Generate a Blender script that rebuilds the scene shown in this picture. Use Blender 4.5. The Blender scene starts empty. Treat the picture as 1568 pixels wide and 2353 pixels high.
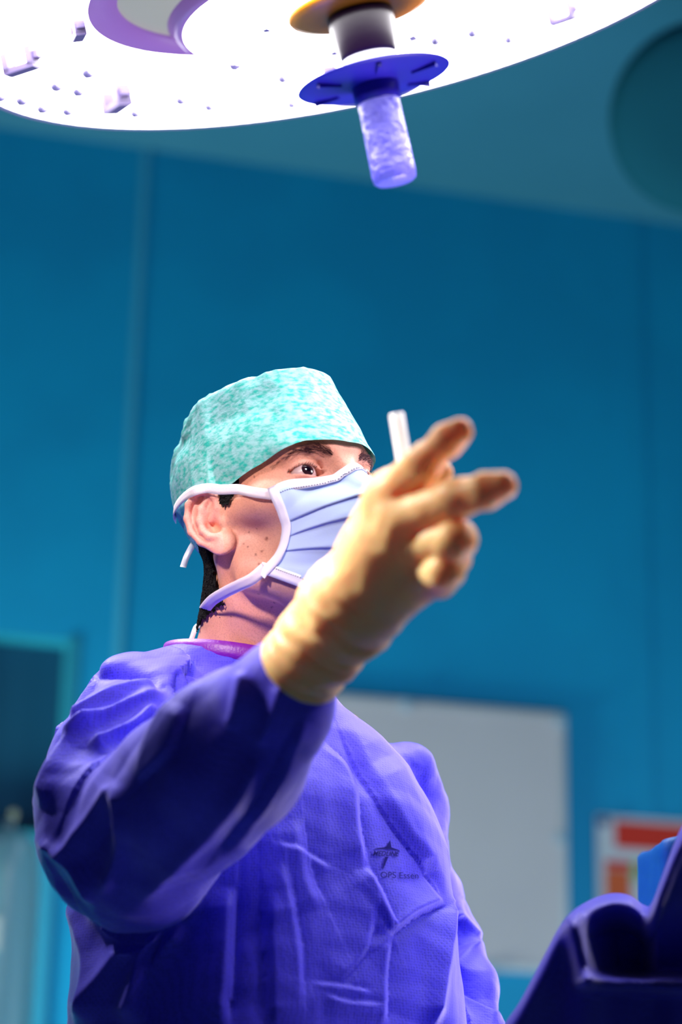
import bpy, math, random
import numpy as np
from mathutils import Vector, Matrix
from mathutils.bvhtree import BVHTree
random.seed(5); RNG = np.random.RandomState(7)
col = bpy.context.scene.collection
PI = math.pi
# ------------------------------------------------------------------ camera frame
W_, H_, FPX = 1568.0, 2353.0, 5060.0
TH = math.radians(18.7); RO = math.radians(1.3)
CAM = np.array([0, 0, 1.08]); FWD = np.array([0, math.cos(TH), math.sin(TH)])
U0 = np.array([0, -math.sin(TH), math.cos(TH)]); R0 = np.array([1.0, 0, 0])
RGT = math.cos(RO)*R0 + math.sin(RO)*U0; UPV = math.cos(RO)*U0 - math.sin(RO)*R0
def P(x, y, d): return CAM + d*(FWD + (x-W_/2)/FPX*RGT - (y-H_/2)/FPX*UPV)
def proj(p):
    q = np.asarray(p) - CAM; d = q @ FWD
    return W_/2 + FPX*(q @ RGT)/d, H_/2 - FPX*(q @ UPV)/d, d
def ray(x, y):
    v = P(x, y, 1.0) - CAM; return v/np.linalg.norm(v)
def on_plane(x, y, o, n):
    v = P(x, y, 1.0) - CAM; return CAM + v*(((o-CAM) @ n)/(v @ n))
cd = bpy.data.cameras.new('camera'); cam = bpy.data.objects.new('camera', cd); col.objects.link(cam)
cam.matrix_world = Matrix(((RGT[0], UPV[0], -FWD[0], CAM[0]), (RGT[1], UPV[1], -FWD[1], CAM[1]), (RGT[2], UPV[2], -FWD[2], CAM[2]), (0, 0, 0, 1)))
cd.sensor_fit = 'VERTICAL'; cd.sensor_height = 36.0; cd.lens = FPX/H_*36.0
cd.dof.use_dof = True; cd.dof.focus_distance = 1.93; cd.dof.aperture_fstop = 3.0; cd.clip_start = 0.05
bpy.context.scene.camera = cam
# ------------------------------------------------------------------ helpers
def nrm(v):
    v = np.asarray(v, float); return v/np.linalg.norm(v)
def link_mesh(name, me, mat=None, parent=None, smooth=True):
    o = bpy.data.objects.new(name, me); col.objects.link(o)
    if mat:
        for m in (mat if isinstance(mat, (list, tuple)) else [mat]): me.materials.append(m)
    if smooth: me.polygons.foreach_set('use_smooth', np.ones(len(me.polygons), bool))
    if parent: o.parent = parent
    return o
def np_mesh(name, V, F):
    """F: (n,k) int array (all same k)"""
    V = np.asarray(V, np.float32); F = np.asarray(F, np.int32); k = F.shape[1]
    me = bpy.data.meshes.new(name)
    me.vertices.add(len(V)); me.vertices.foreach_set('co', V.ravel())
    me.loops.add(F.size); me.loops.foreach_set('vertex_index', F.ravel())
    me.polygons.add(len(F)); me.polygons.foreach_set('loop_start', np.arange(0, F.size, k, dtype=np.int32))
    me.update(calc_edges=True); me.validate(); return me
def pyd(name, V, F):
    me = bpy.data.meshes.new(name); me.from_pydata([tuple(map(float, v)) for v in V], [], [tuple(int(i) for i in f) for f in F]); me.update(); return me
def verts_of(me):
    a = np.empty(len(me.vertices)*3, np.float32); me.vertices.foreach_get('co', a); return a.reshape(-1, 3).astype(np.float64)
def normals_of(me):
    a = np.empty(len(me.vertices)*3, np.float32); me.vertex_normals.foreach_get('vector', a); return a.reshape(-1, 3).astype(np.float64)
def set_verts(me, V):
    me.vertices.foreach_set('co', np.asarray(V, np.float32).ravel()); me.update()
def tag(o, label=None, cat=None, group=None, kind=None):
    if label: o['label'] = label
    if cat: o['category'] = cat
    if group: o['group'] = group
    if kind: o['kind'] = kind
    return o
def empty(name, loc):
    o = bpy.data.objects.new(name, None); o.location = loc; o.empty_display_size = .05; col.objects.link(o)
    return o
def bvh_of(*mes):
    vs, ps = [], []
    for me in mes:
        b = len(vs); vs += [v.co.copy() for v in me.vertices]; ps += [tuple(b+i for i in p.vertices) for p in me.polygons]
    return BVHTree.FromPolygons(vs, ps)
def hit(bvh, x, y, off=0.0):
    r = bvh.ray_cast(Vector(CAM), Vector(ray(x, y)))
    if r[0] is None: return None
    return np.array(r[0]) + off*np.array(r[1])
def smin(a, b, k):
    h = np.clip(0.5 + 0.5*(b-a)/k, 0, 1); return b + (a-b)*h - k*h*(1-h)
def smax(a, b, k): return -smin(-a, -b, k)
def ell(x, y, z, rx, ry, rz):
    k0 = np.sqrt((x/rx)**2+(y/ry)**2+(z/rz)**2); k1 = np.sqrt((x/rx**2)**2+(y/ry**2)**2+(z/rz**2)**2)
    return k0*(k0-1)/np.maximum(k1, 1e-6)
def cone(x, y, z, a, b, ra, rb):
    a = np.asarray(a, np.float32); b = np.asarray(b, np.float32); ba = b-a
    t = ((x-a[0])*ba[0]+(y-a[1])*ba[1]+(z-a[2])*ba[2])/np.float32(max(ba @ ba, 1e-9)); t = np.clip(t, 0, 1)
    return np.sqrt((x-a[0]-t*ba[0])**2+(y-a[1]-t*ba[1])**2+(z-a[2]-t*ba[2])**2) - (np.float32(ra)+t*np.float32(rb-ra))
def grid(lo, hi, h):
    ax = [np.arange(lo[i], hi[i]+h, h, dtype=np.float32) for i in range(3)]
    return ax[0][:, None, None], ax[1][None, :, None], ax[2][None, None, :]
def nets(F, lo, h):
    s = F < 0; n = np.array(F.shape)
    cnt = np.zeros(n-1, np.int8); O = [(i, j, k) for i in (0, 1) for j in (0, 1) for k in (0, 1)]
    sl = lambda o, A: A[o[0]:n[0]-1+o[0], o[1]:n[1]-1+o[1], o[2]:n[2]-1+o[2]]
    for o in O: cnt += sl(o, s)
    mix = (cnt > 0) & (cnt < 8); ijk = np.argwhere(mix); idx = np.full(n-1, -1, np.int32); idx[mix] = np.arange(len(ijk), dtype=np.int32)
    acc = np.zeros((len(ijk), 3)); num = np.zeros(len(ijk))
    cv = [F[ijk[:, 0]+o[0], ijk[:, 1]+o[1], ijk[:, 2]+o[2]].astype(np.float64) for o in O]
    for a in range(8):
        for b in range(a+1, 8):
            dlt = np.array(O[b])-np.array(O[a])
            if np.abs(dlt).sum() != 1: continue
            c = (cv[a] < 0) != (cv[b] < 0); t = np.where(c, cv[a]/np.where(c, cv[a]-cv[b], 1), 0)
            acc += np.where(c[:, None], np.array(O[a])[None]+t[:, None]*dlt[None], 0); num += c
    V = np.array(lo)[None] + h*(ijk + acc/num[:, None])
    faces = []
    for ax in range(3):
        b, c = (ax+1) % 3, (ax+2) % 3
        A = np.moveaxis(s, (ax, b, c), (0, 1, 2)); I = np.moveaxis(idx, (ax, b, c), (0, 1, 2))
        cr = np.argwhere(A[:-1, 1:-1, 1:-1] != A[1:, 1:-1, 1:-1])
        i, j, k = cr[:, 0], cr[:, 1]+1, cr[:, 2]+1
        q = np.stack([I[i, j-1, k-1], I[i, j, k-1], I[i, j, k], I[i, j-1, k]], 1)
        fl = ~A[i, j, k]; q[fl] = q[fl][:, ::-1]; faces.append(q)
    return V, np.concatenate(faces)
# gradient noise
_perm = RNG.permutation(256); _perm = np.concatenate([_perm, _perm, _perm]); _g = RNG.normal(size=(256, 3)); _g /= np.linalg.norm(_g, axis=1)[:, None]
def noise(p):
    p = np.asarray(p); i = np.floor(p).astype(int); f = p-i; u = f*f*f*(f*(f*6-15)+10); i &= 255
    def c(a, b, d):
        h = _perm[_perm[_perm[(i[:, 0]+a) & 255]+((i[:, 1]+b) & 255)]+((i[:, 2]+d) & 255)]
        return ((f-np.array([a, b, d]))*_g[h]).sum(1)
    l = lambda a, b, t: a+(b-a)*t
    return 1.5*l(l(l(c(0, 0, 0), c(1, 0, 0), u[:, 0]), l(c(0, 1, 0), c(1, 1, 0), u[:, 0]), u[:, 1]),
             l(l(c(0, 0, 1), c(1, 0, 1), u[:, 0]), l(c(0, 1, 1), c(1, 1, 1), u[:, 0]), u[:, 1]), u[:, 2])
def ridged(p): return 1-2*np.abs(noise(p))
def sstep(a, b, x):
    t = np.clip((x-a)/(b-a), 0, 1); return t*t*(3-2*t)
def catmull(pts, n):
    pts = np.asarray(pts, float); Q = np.vstack([2*pts[0]-pts[1], pts, 2*pts[-1]-pts[-2]]); out = []
    for i in range(1, len(Q)-2):
        for t in np.linspace(0, 1, n, endpoint=False):
            p0, p1, p2, p3 = Q[i-1:i+3]
            out.append(.5*(2*p1+(p2-p0)*t+(2*p0-5*p1+4*p2-p3)*t*t+(3*p1-p0-3*p2+p3)*t**3))
    out.append(Q[-2]); return np.array(out)
def lathe(prof, n=64, close=False):
    V, F = [], []
    for r, h in prof:
        for i in range(n): a = 2*PI*i/n; V.append((r*math.cos(a), r*math.sin(a), h))
    for j in range(len(prof)-1):
        for i in range(n):
            k = (i+1) % n; F.append((j*n+i, j*n+k, (j+1)*n+k, (j+1)*n+i))
    return np.array(V), F
def box_vf(lo, hi):
    x0, y0, z0 = lo; x1, y1, z1 = hi
    V = [(x0, y0, z0), (x1, y0, z0), (x1, y1, z0), (x0, y1, z0), (x0, y0, z1), (x1, y0, z1), (x1, y1, z1), (x0, y1, z1)]
    return np.array(V, float), [(3, 2, 1, 0), (4, 5, 6, 7), (0, 1, 5, 4), (1, 2, 6, 5), (2, 3, 7, 6), (3, 0, 4, 7)]
def tube_vf(pts, rad, n=12):
    pts = np.asarray(pts, float); m = len(pts); rad = np.broadcast_to(rad, (m,)); V, F = [], []
    t = nrm(pts[1]-pts[0]); a = nrm(np.cross(t, [0.3, .2, .9] if abs(t[2]) < .9 else [1, 0, 0]))
    for i in range(m):
        t = nrm(pts[min(i+1, m-1)]-pts[max(i-1, 0)]); a = nrm(a-t*(a @ t)); b = np.cross(t, a)
        for k in range(n): th = 2*PI*k/n; V.append(pts[i]+rad[i]*(math.cos(th)*a+math.sin(th)*b))
    for i in range(m-1):
        for k in range(n): k2 = (k+1) % n; F.append((i*n+k, i*n+k2, (i+1)*n+k2, (i+1)*n+k))
    F.append(tuple(range(n))[::-1]); F.append(tuple(range((m-1)*n, m*n)))
    return np.array(V), F
def ribbon_vf(cen, wid_dir, w, nor, th):
    """cen (m,3), wid_dir (m,3) unit, half width w (scalar or m), nor (m,3) outward; closed thin strip"""
    m = len(cen); w = np.broadcast_to(w, (m,)); V, F = [], []
    prof = [(-1, -.5), (-1, .5), (-.33, .8), (.33, .8), (1, .5), (1, -.5)]
    for i in range(m):
        for u, v in prof: V.append(cen[i]+wid_dir[i]*u*w[i]+nor[i]*v*th)
    k = len(prof)
    for i in range(m-1):
        for j in range(k): j2 = (j+1) % k; F.append((i*k+j, i*k+j2, (i+1)*k+j2, (i+1)*k+j))
    F.append(tuple(range(k))); F.append(tuple(range((m-1)*k, m*k))[::-1])
    return np.array(V), F
class MB:
    def __init__(s): s.V = []; s.F = []
    def add(s, V, F, M=None):
        V = np.asarray(V, float)
        if M is not None: V = V @ np.asarray(M)[:3, :3].T + np.asarray(M)[:3, 3]
        b = sum(len(v) for v in s.V); s.V.append(V); s.F += [tuple(b+int(i) for i in f) for f in F]; return s
    def build(s, name, mat, parent=None, smooth=True):
        return link_mesh(name, pyd(name, np.concatenate(s.V), s.F), mat, parent, smooth)
# ------------------------------------------------------------------ materials
def mat_new(name):
    m = bpy.data.materials.new(name); m.use_nodes = True; nt = m.node_tree
    return m, nt, nt.nodes['Principled BSDF']
def setp(b, **k):
    for a, v in k.items():
        n = a.replace('_', ' ')
        if n in b.inputs: b.inputs[n].default_value = v
def basic(name, c, rough=.5, spec=.5, metal=0.0, **k):
    m, nt, b = mat_new(name); b.inputs['Base Color'].default_value = (*c, 1); b.inputs['Roughness'].default_value = rough
    b.inputs['Specular IOR Level'].default_value = spec; b.inputs['Metallic'].default_value = metal
    for a, v in k.items(): b.inputs[a.replace('_', ' ')].default_value = v
    return m
def add_noise_bump(m, scale, strength, dist=.001, detail=3, coord='Object', vor=False):
    nt = m.node_tree; b = nt.nodes['Principled BSDF']
    tc = nt.nodes.new('ShaderNodeTexCoord'); t = nt.nodes.new('ShaderNodeTexVoronoi' if vor else 'ShaderNodeTexNoise')
    t.inputs['Scale'].default_value = scale
    if not vor: t.inputs['Detail'].default_value = detail
    bp = nt.nodes.new('ShaderNodeBump'); bp.inputs['Strength'].default_value = strength; bp.inputs['Distance'].default_value = dist
    nt.links.new(tc.outputs[coord], t.inputs['Vector']); nt.links.new(t.outputs[0], bp.inputs['Height']); nt.links.new(bp.outputs[0], b.inputs['Normal'])
    return m
def mix_noise_color(m, c1, c2, scale, lo=.4, hi=.6, detail=3, stretch=(1, 1, 1)):
    nt = m.node_tree; b = nt.nodes['Principled BSDF']
    tc = nt.nodes.new('ShaderNodeTexCoord'); mp = nt.nodes.new('ShaderNodeMapping'); mp.inputs['Scale'].default_value = stretch
    t = nt.nodes.new('ShaderNodeTexNoise'); t.inputs['Scale'].default_value = scale; t.inputs['Detail'].default_value = detail
    cr = nt.nodes.new('ShaderNodeValToRGB'); cr.color_ramp.elements[0].position = lo; cr.color_ramp.elements[1].position = hi
    cr.color_ramp.elements[0].color = (*c1, 1); cr.color_ramp.elements[1].color = (*c2, 1)
    nt.links.new(tc.outputs['Object'], mp.inputs[0]); nt.links.new(mp.outputs[0], t.inputs['Vector']); nt.links.new(t.outputs[0], cr.inputs[0]); nt.links.new(cr.outputs[0], b.inputs['Base Color'])
    return m
def emit(name, c, s):
    m = bpy.data.materials.new(name); m.use_nodes = True; nt = m.node_tree; nt.nodes.clear()
    e = nt.nodes.new('ShaderNodeEmission'); e.inputs[0].default_value = (*c, 1); e.inputs[1].default_value = s
    o = nt.nodes.new('ShaderNodeOutputMaterial'); nt.links.new(e.outputs[0], o.inputs[0]); return m
M = {}
M['wall'] = mix_noise_color(basic('wall paint teal', (.03, .2, .33), .55, .15), (.002, .185, .38), (.002, .205, .41), 3.0)
M['ceil'] = mix_noise_color(basic('ceiling paint', (.1, .25, .33), .7, .2), (.017, .120, .205), (.019, .127, .215), 2.0)
M['floor'] = mix_noise_color(basic('floor vinyl', (.1, .2, .25), .4, .4), (.10, .2, .26), (.12, .22, .28), 8.0)
M['trim'] = basic('wall joint strip', (.03, .26, .42), .5, .3)
M['doorframe'] = basic('teal frame', (.004, .15, .24), .5, .3)
M['darkglass'] = basic('dark pane', (.0, .05, .11), .6, .2)
M['board'] = mix_noise_color(basic('whiteboard enamel', (.5, .5, .55), .4, .3), (.33, .33, .38), (.35, .35, .40), 2.0)
M['boardframe'] = basic('board frame aluminium', (.35, .42, .5), .4, .5, .6)
M['clip'] = basic('grey board clip', (.2, .3, .4), .5)
M['paper'] = basic('notice paper', (.33, .37, .44), .8, .1)
M['red'] = basic('notice red print', (.36, .025, .018), .8, .1)
M['brick'] = basic('notice orange brown print', (.36, .075, .03), .8, .1)
M['green'] = basic('notice green print', (.06, .33, .16), .8, .1)
M['pin'] = basic('navy pin', (.0, .03, .14), .3)
def gown_mat(name, base, dots=True):
    m, nt, b = mat_new(name); b.inputs['Roughness'].default_value = .55; b.inputs['Specular IOR Level'].default_value = .25
    b.inputs['Sheen Weight'].default_value = .4; b.inputs['Sheen Tint'].default_value = (.75, .7, 1, 1); b.inputs['Sheen Roughness'].default_value = .4
    tc = nt.nodes.new('ShaderNodeTexCoord'); v = nt.nodes.new('ShaderNodeTexVoronoi'); v.inputs['Scale'].default_value = 420; v.inputs['Randomness'].default_value = .35
    n = nt.nodes.new('ShaderNodeTexNoise'); n.inputs['Scale'].default_value = 900; n.inputs['Detail'].default_value = 2
    cr = nt.nodes.new('ShaderNodeValToRGB'); cr.color_ramp.elements[0].position = .12; cr.color_ramp.elements[1].position = .5
    cr.color_ramp.elements[0].color = (*[c*.72 for c in base], 1); cr.color_ramp.elements[1].color = (*[min(1, c*1.12) for c in base], 1)
    nt.links.new(tc.outputs['Object'], v.inputs['Vector']); nt.links.new(tc.outputs['Object'], n.inputs['Vector'])
    nt.links.new(v.outputs['Distance'], cr.inputs[0]); nt.links.new(cr.outputs[0], b.inputs['Base Color'])
    ad = nt.nodes.new('ShaderNodeMath'); ad.operation = 'MULTIPLY_ADD'; ad.inputs[1].default_value = .4
    nt.links.new(n.outputs[0], ad.inputs[0]); nt.links.new(v.outputs['Distance'], ad.inputs[2])
    bp = nt.nodes.new('ShaderNodeBump'); bp.inputs['Strength'].default_value = .35; bp.inputs['Distance'].default_value = .0006
    nt.links.new(ad.outputs[0], bp.inputs['Height']); nt.links.new(bp.outputs[0], b.inputs['Normal'])
    return m
M['gown'] = gown_mat('blue nonwoven gown', (.062, .046, .74))
M['drape'] = gown_mat('dark blue drape', (.03, .025, .42))
M['lightblue'] = add_noise_bump(basic('light blue wrap', (.004, .080, .28), .5, .3), 12, .3, .01)
M['logo'] = basic('navy print', (.004, .002, .16), .7, .1)
M['collar'] = add_noise_bump(basic('purple binding', (.17, .004, .34), .45, .5), 500, .5, .0006)
M['mask'] = add_noise_bump(basic('light blue mask fabric', (.47, .60, .97), .75, .15), 900, .25, .0004)
M['maskband'] = add_noise_bump(basic('white mask binding', (.80, .78, .95), .75, .2), 900, .3, .0004)
M['stitch'] = basic('grey stitch dents', (.16, .16, .28), .8, .1)
M['strap'] = add_noise_bump(basic('white strap tape', (.74, .66, .76), .75, .2), 700, .4, .0005)
M['latex'] = add_noise_bump(basic('cream latex', (.90, .55, .25), .5, .35, Subsurface_Weight=.7, Subsurface_Radius=(.030, .012, .004), Subsurface_Scale=.6), 60, .12, .004)
M['capf'] = mix_noise_color(basic('mint cap', (.2, .7, .65), .7, .2), (.02, .46, .40), (.30, .60, .64), 150, .33, .60, 3, (1, 1, 1.8))
add_noise_bump(M['capf'], 300, .35, .001)
M['hair'] = add_noise_bump(basic('dark hair', (.004, .003, .004), .85, .08), 400, .9, .004)
M['sclera'] = basic('eye white', (.60, .42, .45), .2, .5)
M['iris'] = basic('brown iris', (.022, .006, .012), .1, .5)
M['pupil'] = basic('pupil', (.003, .001, .004), .05, .6)
M['brow'] = basic('eyebrow hair', (.055, .012, .02), .6, .2)
M['white'] = basic('white plastic', (.9, .88, .92), .35, .5, Subsurface_Weight=1.0, Subsurface_Radius=(.02, .02, .02), Subsurface_Scale=1.0)
M['ink'] = basic('navy cap plastic', (.01, .008, .06), .4)
M['cloth_under'] = basic('under scrubs', (.02, .1, .2), .8)
M['shoe'] = basic('clog', (.6, .6, .6), .5)
M['lampface'] = emit('lamp lens light', (1.0, .97, 1.0), 17.0)
M['lampshell'] = basic('lamp housing', (.30, .20, .42), .35, .5)
M['lampgrey'] = basic('lamp inner shell', (.12, .12, .11), .3, .3, Emission_Color=(.40, .41, .35, 1), Emission_Strength=.5)  # weak emission added so the unlit recessed shell reads as lit grey
M['lamprim'] = basic('lamp rim lilac', (.12, .05, .22), .3, .3, Emission_Color=(.31, .17, .43, 1), Emission_Strength=.42)  # emission brightens the rim, which the lenses do not light
M['lampclip'] = basic('lamp clip', (.085, .06, .16), .4, .4)
M['lensrim'] = basic('lens rim', (.11, .095, .22), .3, .4)
M['orange'] = basic('amber flange', (.60, .20, .0), .35, .5)
M['plum'] = basic('plum collar', (.006, .0006, .010), .3, .25)
M['guard'] = basic('blue guard plastic', (.012, .006, .30), .4, .3)
M['grip'] = add_noise_bump(basic('lavender grip film', (.15, .13, .72), .3, .5), 70, .9, .006, 4)
M['sat'] = basic('satellite lamp shell', (.004, .065, .10), .9, .05)
M['satface'] = basic('satellite lamp face', (.006, .075, .115), .9, .05)
M['film'] = basic('cloudy plastic film', (.12, .30, .36), .35, .5, Transmission_Weight=.35)
M['steel'] = basic('steel', (.5, .55, .58), .3, .5, .8)
def skin_mat():
    m, nt, b = mat_new('skin'); b.inputs['Roughness'].default_value = .48; b.inputs['Specular IOR Level'].default_value = .35
    b.inputs['Subsurface Weight'].default_value = .12; b.inputs['Subsurface Radius'].default_value = (.012, .005, .003)
    at = nt.nodes.new('ShaderNodeAttribute'); at.attribute_name = 'tone'
    tc = nt.nodes.new('ShaderNodeTexCoord'); n = nt.nodes.new('ShaderNodeTexNoise'); n.inputs['Scale'].default_value = 700; n.inputs['Detail'].default_value = 2
    n2 = nt.nodes.new('ShaderNodeTexNoise'); n2.inputs['Scale'].default_value = 45; n2.inputs['Detail'].default_value = 3
    cr = nt.nodes.new('ShaderNodeValToRGB'); cr.color_ramp.elements[0].position = .36; cr.color_ramp.elements[1].position = .52
    cr.color_ramp.elements[0].color = (.80, .76, .80, 1); cr.color_ramp.elements[1].color = (1, 1, 1, 1)
    cr2 = nt.nodes.new('ShaderNodeValToRGB'); cr2.color_ramp.elements[0].position = .3; cr2.color_ramp.elements[1].position = .7
    cr2.color_ramp.elements[0].color = (.93, .86, .88, 1); cr2.color_ramp.elements[1].color = (1, 1, 1, 1)
    mx = nt.nodes.new('ShaderNodeMix'); mx.data_type = 'RGBA'; mx.blend_type = 'MULTIPLY'; mx.inputs[0].default_value = .6
    mx2 = nt.nodes.new('ShaderNodeMix'); mx2.data_type = 'RGBA'; mx2.blend_type = 'MULTIPLY'; mx2.inputs[0].default_value = 1
    nt.links.new(tc.outputs['Object'], n.inputs['Vector']); nt.links.new(tc.outputs['Object'], n2.inputs['Vector'])
    nt.links.new(n.outputs[0], cr.inputs[0]); nt.links.new(n2.outputs[0], cr2.inputs[0])
    nt.links.new(at.outputs['Color'], mx.inputs[6]); nt.links.new(cr.outputs[0], mx.inputs[7])
    nt.links.new(mx.outputs[2], mx2.inputs[6]); nt.links.new(cr2.outputs[0], mx2.inputs[7]); nt.links.new(mx2.outputs[2], b.inputs['Base Color'])
    bp = nt.nodes.new('ShaderNodeBump'); bp.inputs['Strength'].default_value = .25; bp.inputs['Distance'].default_value = .0005
    nt.links.new(n.outputs[0], bp.inputs['Height']); nt.links.new(bp.outputs[0], b.inputs['Normal'])
    return m
M['skin'] = skin_mat()
# ------------------------------------------------------------------ room
WD = np.array([math.sin(math.radians(75.5)), math.cos(math.radians(75.5)), 0]); WN = np.array([WD[1], -WD[0], 0])
WO = P(784, 1176, 5.0)
def wall(x, y, off=0.0): return on_plane(x, y, WO+WN*off, WN)
CZ = wall(784, 405)[2]
def wframe(s, z, off=0.0):
    o = WO + WD*s + WN*off; return np.array([o[0], o[1], z])
def wall_s(x, y): return float((wall(x, y)-WO) @ WD)
WM = np.eye(4); WM[:3, 0] = WD; WM[:3, 1] = WN; WM[:3, 2] = (0, 0, 1); WM[:3, 3] = (WO[0], WO[1], 0)   # local: s, off, z
# back wall is built round the dark window opening
ws0, ws1 = wall_s(-150, 1455), wall_s(165, 1468); wz1 = wall(165, 1468)[2]; wz0 = wall(60, 1925)[2]
mb = MB()
for lo, hi in (((-2.6, -.12, 0), (ws0, 0, CZ)), ((ws1, -.12, 0), (2.6, 0, CZ)), ((ws0, -.12, 0), (ws1, 0, wz0)), ((ws0, -.12, wz1), (ws1, 0, CZ))):
    mb.add(*box_vf(lo, hi), WM)
tag(mb.build('wall_back', M['wall'], smooth=False), kind='structure')
w = tag(MB().add(*box_vf((ws0, -.09, wz0), (ws1, -.07, wz1)), WM).build('window_1', M['darkglass'], smooth=False), kind='structure')
fr = MB()
for lo, hi in (((ws1-.006, -.1, wz0), (ws1+.018, .004, wz1+.006)), ((ws0-.03, -.1, wz0), (ws0+.012, .012, wz1+.012)), ((ws0-.03, -.1, wz1-.004), (ws1+.018, -.001, wz1+.002)), ((ws0-.03, -.1, wz0-.03), (ws1+.03, .014, wz0+.012))):
    fr.add(*box_vf(lo, hi), WM)
fr.build('window_frame', M['doorframe'], w, smooth=False)
s1 = wall_s(335, 340)
tag(MB().add(*box_vf((s1-.008, -.001, 0), (s1+.008, .006, CZ)), WM).build('trim_1', M['trim'], smooth=False), kind='structure')
s2 = wall_s(1470, 1650)
tag(MB().add(*box_vf((s2-.03, -.001, 0), (s2+.03, .003, CZ)), WM).build('trim_2', M['wall'], smooth=False), kind='structure')
tag(MB().add(*box_vf((-3.2, -1.5, CZ), (3.2, 5.7, CZ+.1))).build('ceiling', M['ceil'], smooth=False), kind='structure')
tag(MB().add(*box_vf((-3.2, -1.5, -.1), (3.2, 5.6, 0))).build('floor', M['floor'], smooth=False), kind='structure')
bpy.data.objects['ceiling'].location = (0, 0, 0)
# whiteboard
bs0, bs1 = wall_s(700, 1600), wall_s(1286, 1650); bz1, bz0 = wall(1285, 1650)[2], wall(1120, 2225)[2]
wb = MB().add(*box_vf((bs0, .008, bz0), (bs1, .022, bz1)), WM).build('whiteboard', M['board'], smooth=False)
tag(wb, 'blank pale grey whiteboard on the teal wall behind the surgeon', 'whiteboard')
fr = MB()
for lo, hi in (((bs0-.006, .0, bz1-.006), (bs1+.006, .027, bz1+.006)), ((bs0-.006, .0, bz0-.006), (bs1+.006, .027, bz0+.006)), ((bs1-.006, .0, bz0-.006), (bs1+.006, .027, bz1+.006)), ((bs0-.006, .0, bz0-.006), (bs0+.006, .027, bz1+.006))):
    fr.add(*box_vf(lo, hi), WM)
fr.build('frame', M['boardframe'], wb, smooth=False)
for x, y in ((925, 1626), (1279, 1931), (1279, 1664), (1120, 2226)):
    p = wall(x, y); s = float((p-WO) @ WD)
    MB().add(*box_vf((s-.010, .0, p[2]-.011), (s+.010, .034, p[2]+.011)), WM).build('clip', M['clip'], wb, smooth=False)
# notice
ns0, nz1 = wall_s(1369, 1875), wall(1369, 1873)[2]; nz0 = wall(1369, 2110)[2]; ns1 = wall_s(1640, 1900)
nt_ = MB().add(*box_vf((ns0, .002, nz0), (ns1, .008, nz1)), WM).build('notice_sheet', M['paper'], smooth=False)
tag(nt_, 'pale notice sheet with red and orange printed blocks on the teal wall', 'notice')
def nblock(name, x0, y0, x1, y1, m, t=.0095):
    a, b = wall(x0, y0), wall(x1, y1); MB().add(*box_vf((float((a-WO) @ WD), .007, b[2]), (float((b-WO) @ WD), t, a[2])), WM).build(name, m, nt_, smooth=False)
nblock('printed_block', 1410, 1888, 1600, 1962, M['red']); nblock('printed_block', 1388, 1977, 1449, 1999, M['red']); nblock('printed_block', 1388, 1998, 1447, 2080, M['brick'])
nblock('printed_block', 1450, 1980, 1464, 2030, M['green']); nblock('printed_block', 1468, 1985, 1500, 2022, M['red'])
pm = MB(); V, F = lathe([(0.0, .012), (.009, .011), (.011, .006), (.011, 0)], 20); q = wall(1387, 1888, .008)
A4 = np.eye(4); A4[:3, 0] = WD; A4[:3, 1] = (0, 0, 1); A4[:3, 2] = WN; A4[:3, 3] = q
pm.add(V, F, A4).build('pin', M['pin'], nt_)
# ------------------------------------------------------------------ surgical lamp
LC = P(820, -2, 2.25); vdir = nrm(LC-CAM)
e_ = math.sin(math.radians(12))*RGT-math.cos(math.radians(12))*UPV; e_ = nrm(e_-vdir*(e_ @ vdir))
LZ = math.cos(math.radians(17.2))*e_ - math.sin(math.radians(17.2))*vdir
LX = nrm(np.cross(LZ, vdir)*-1); 
if LX @ RGT < 0: LX = -LX
LY = np.cross(LZ, LX)
LM = np.eye(4); LM[:3, 0] = LX; LM[:3, 1] = LY; LM[:3, 2] = LZ; LM[:3, 3] = LC
def lamp_uv(x, y, h=0.0):
    p = (on_plane(x, y, LC+LZ*h, LZ)-LC)/1.25; return float(p @ LX), float(p @ LY)
lamp = empty('pendant_surgical_lamp', tuple(LC)); bpy.context.view_layer.update()
tag(lamp, 'large round glowing surgical lamp with blue handle hanging above the surgeon', 'lamp', kind='thing')
INV = np.eye(4); INV[:3, 3] = -LC
LSC = 1.25; LM0 = LM.copy(); LM0[:3, 3] = 0; LM0[:3, :3] *= LSC      # local to the empty
def lpart(name, m, V, F, par=None, smooth=True, T=None):
    mbx = MB(); V = np.asarray(V, float)
    if T is not None: V = V @ T[:3, :3].T + T[:3, 3]
    return mbx.add(V, F, LM0).build(name, m, par or lamp, smooth)
RL = .328
# outer lens: ring between the rim and an off-centre opening
hx, hy = lamp_uv(742, -60); hc = np.array([-.028, .0]); 
tu = lamp_uv(205, 50); tl = lamp_uv(300, 112); tb = lamp_uv(480, 130)
def circ3(a, b, c):
    A = np.array([[b[0]-a[0], b[1]-a[1]], [c[0]-a[0], c[1]-a[1]]])*2
    r = np.array([b[0]**2+b[1]**2-a[0]**2-a[1]**2, c[0]**2+c[1]**2-a[0]**2-a[1]**2]); o = np.linalg.solve(A, r); return o, math.hypot(a[0]-o[0], a[1]-o[1])
hc, hr = circ3(tu, tl, tb)
n = 128; V = []; F = []
far = math.hypot(*hc)
for i in range(n):
    a = 2*PI*i/n; ca, sa = math.cos(a), math.sin(a)
    px, py = hc[0]+hr*ca, hc[1]+hr*sa; rr = math.hypot(px, py)
    if rr > RL-.035: px, py = px*(RL-.035)/rr, py*(RL-.035)/rr
    qx, qy = hc[0]+(px-hc[0])*(1-.024/hr), hc[1]+(py-hc[1])*(1-.024/hr)
    V += [((RL-.004)*ca, (RL-.004)*sa, 0), (px, py, 0), (qx, qy, -.003), (qx, qy, -.007)]
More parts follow.
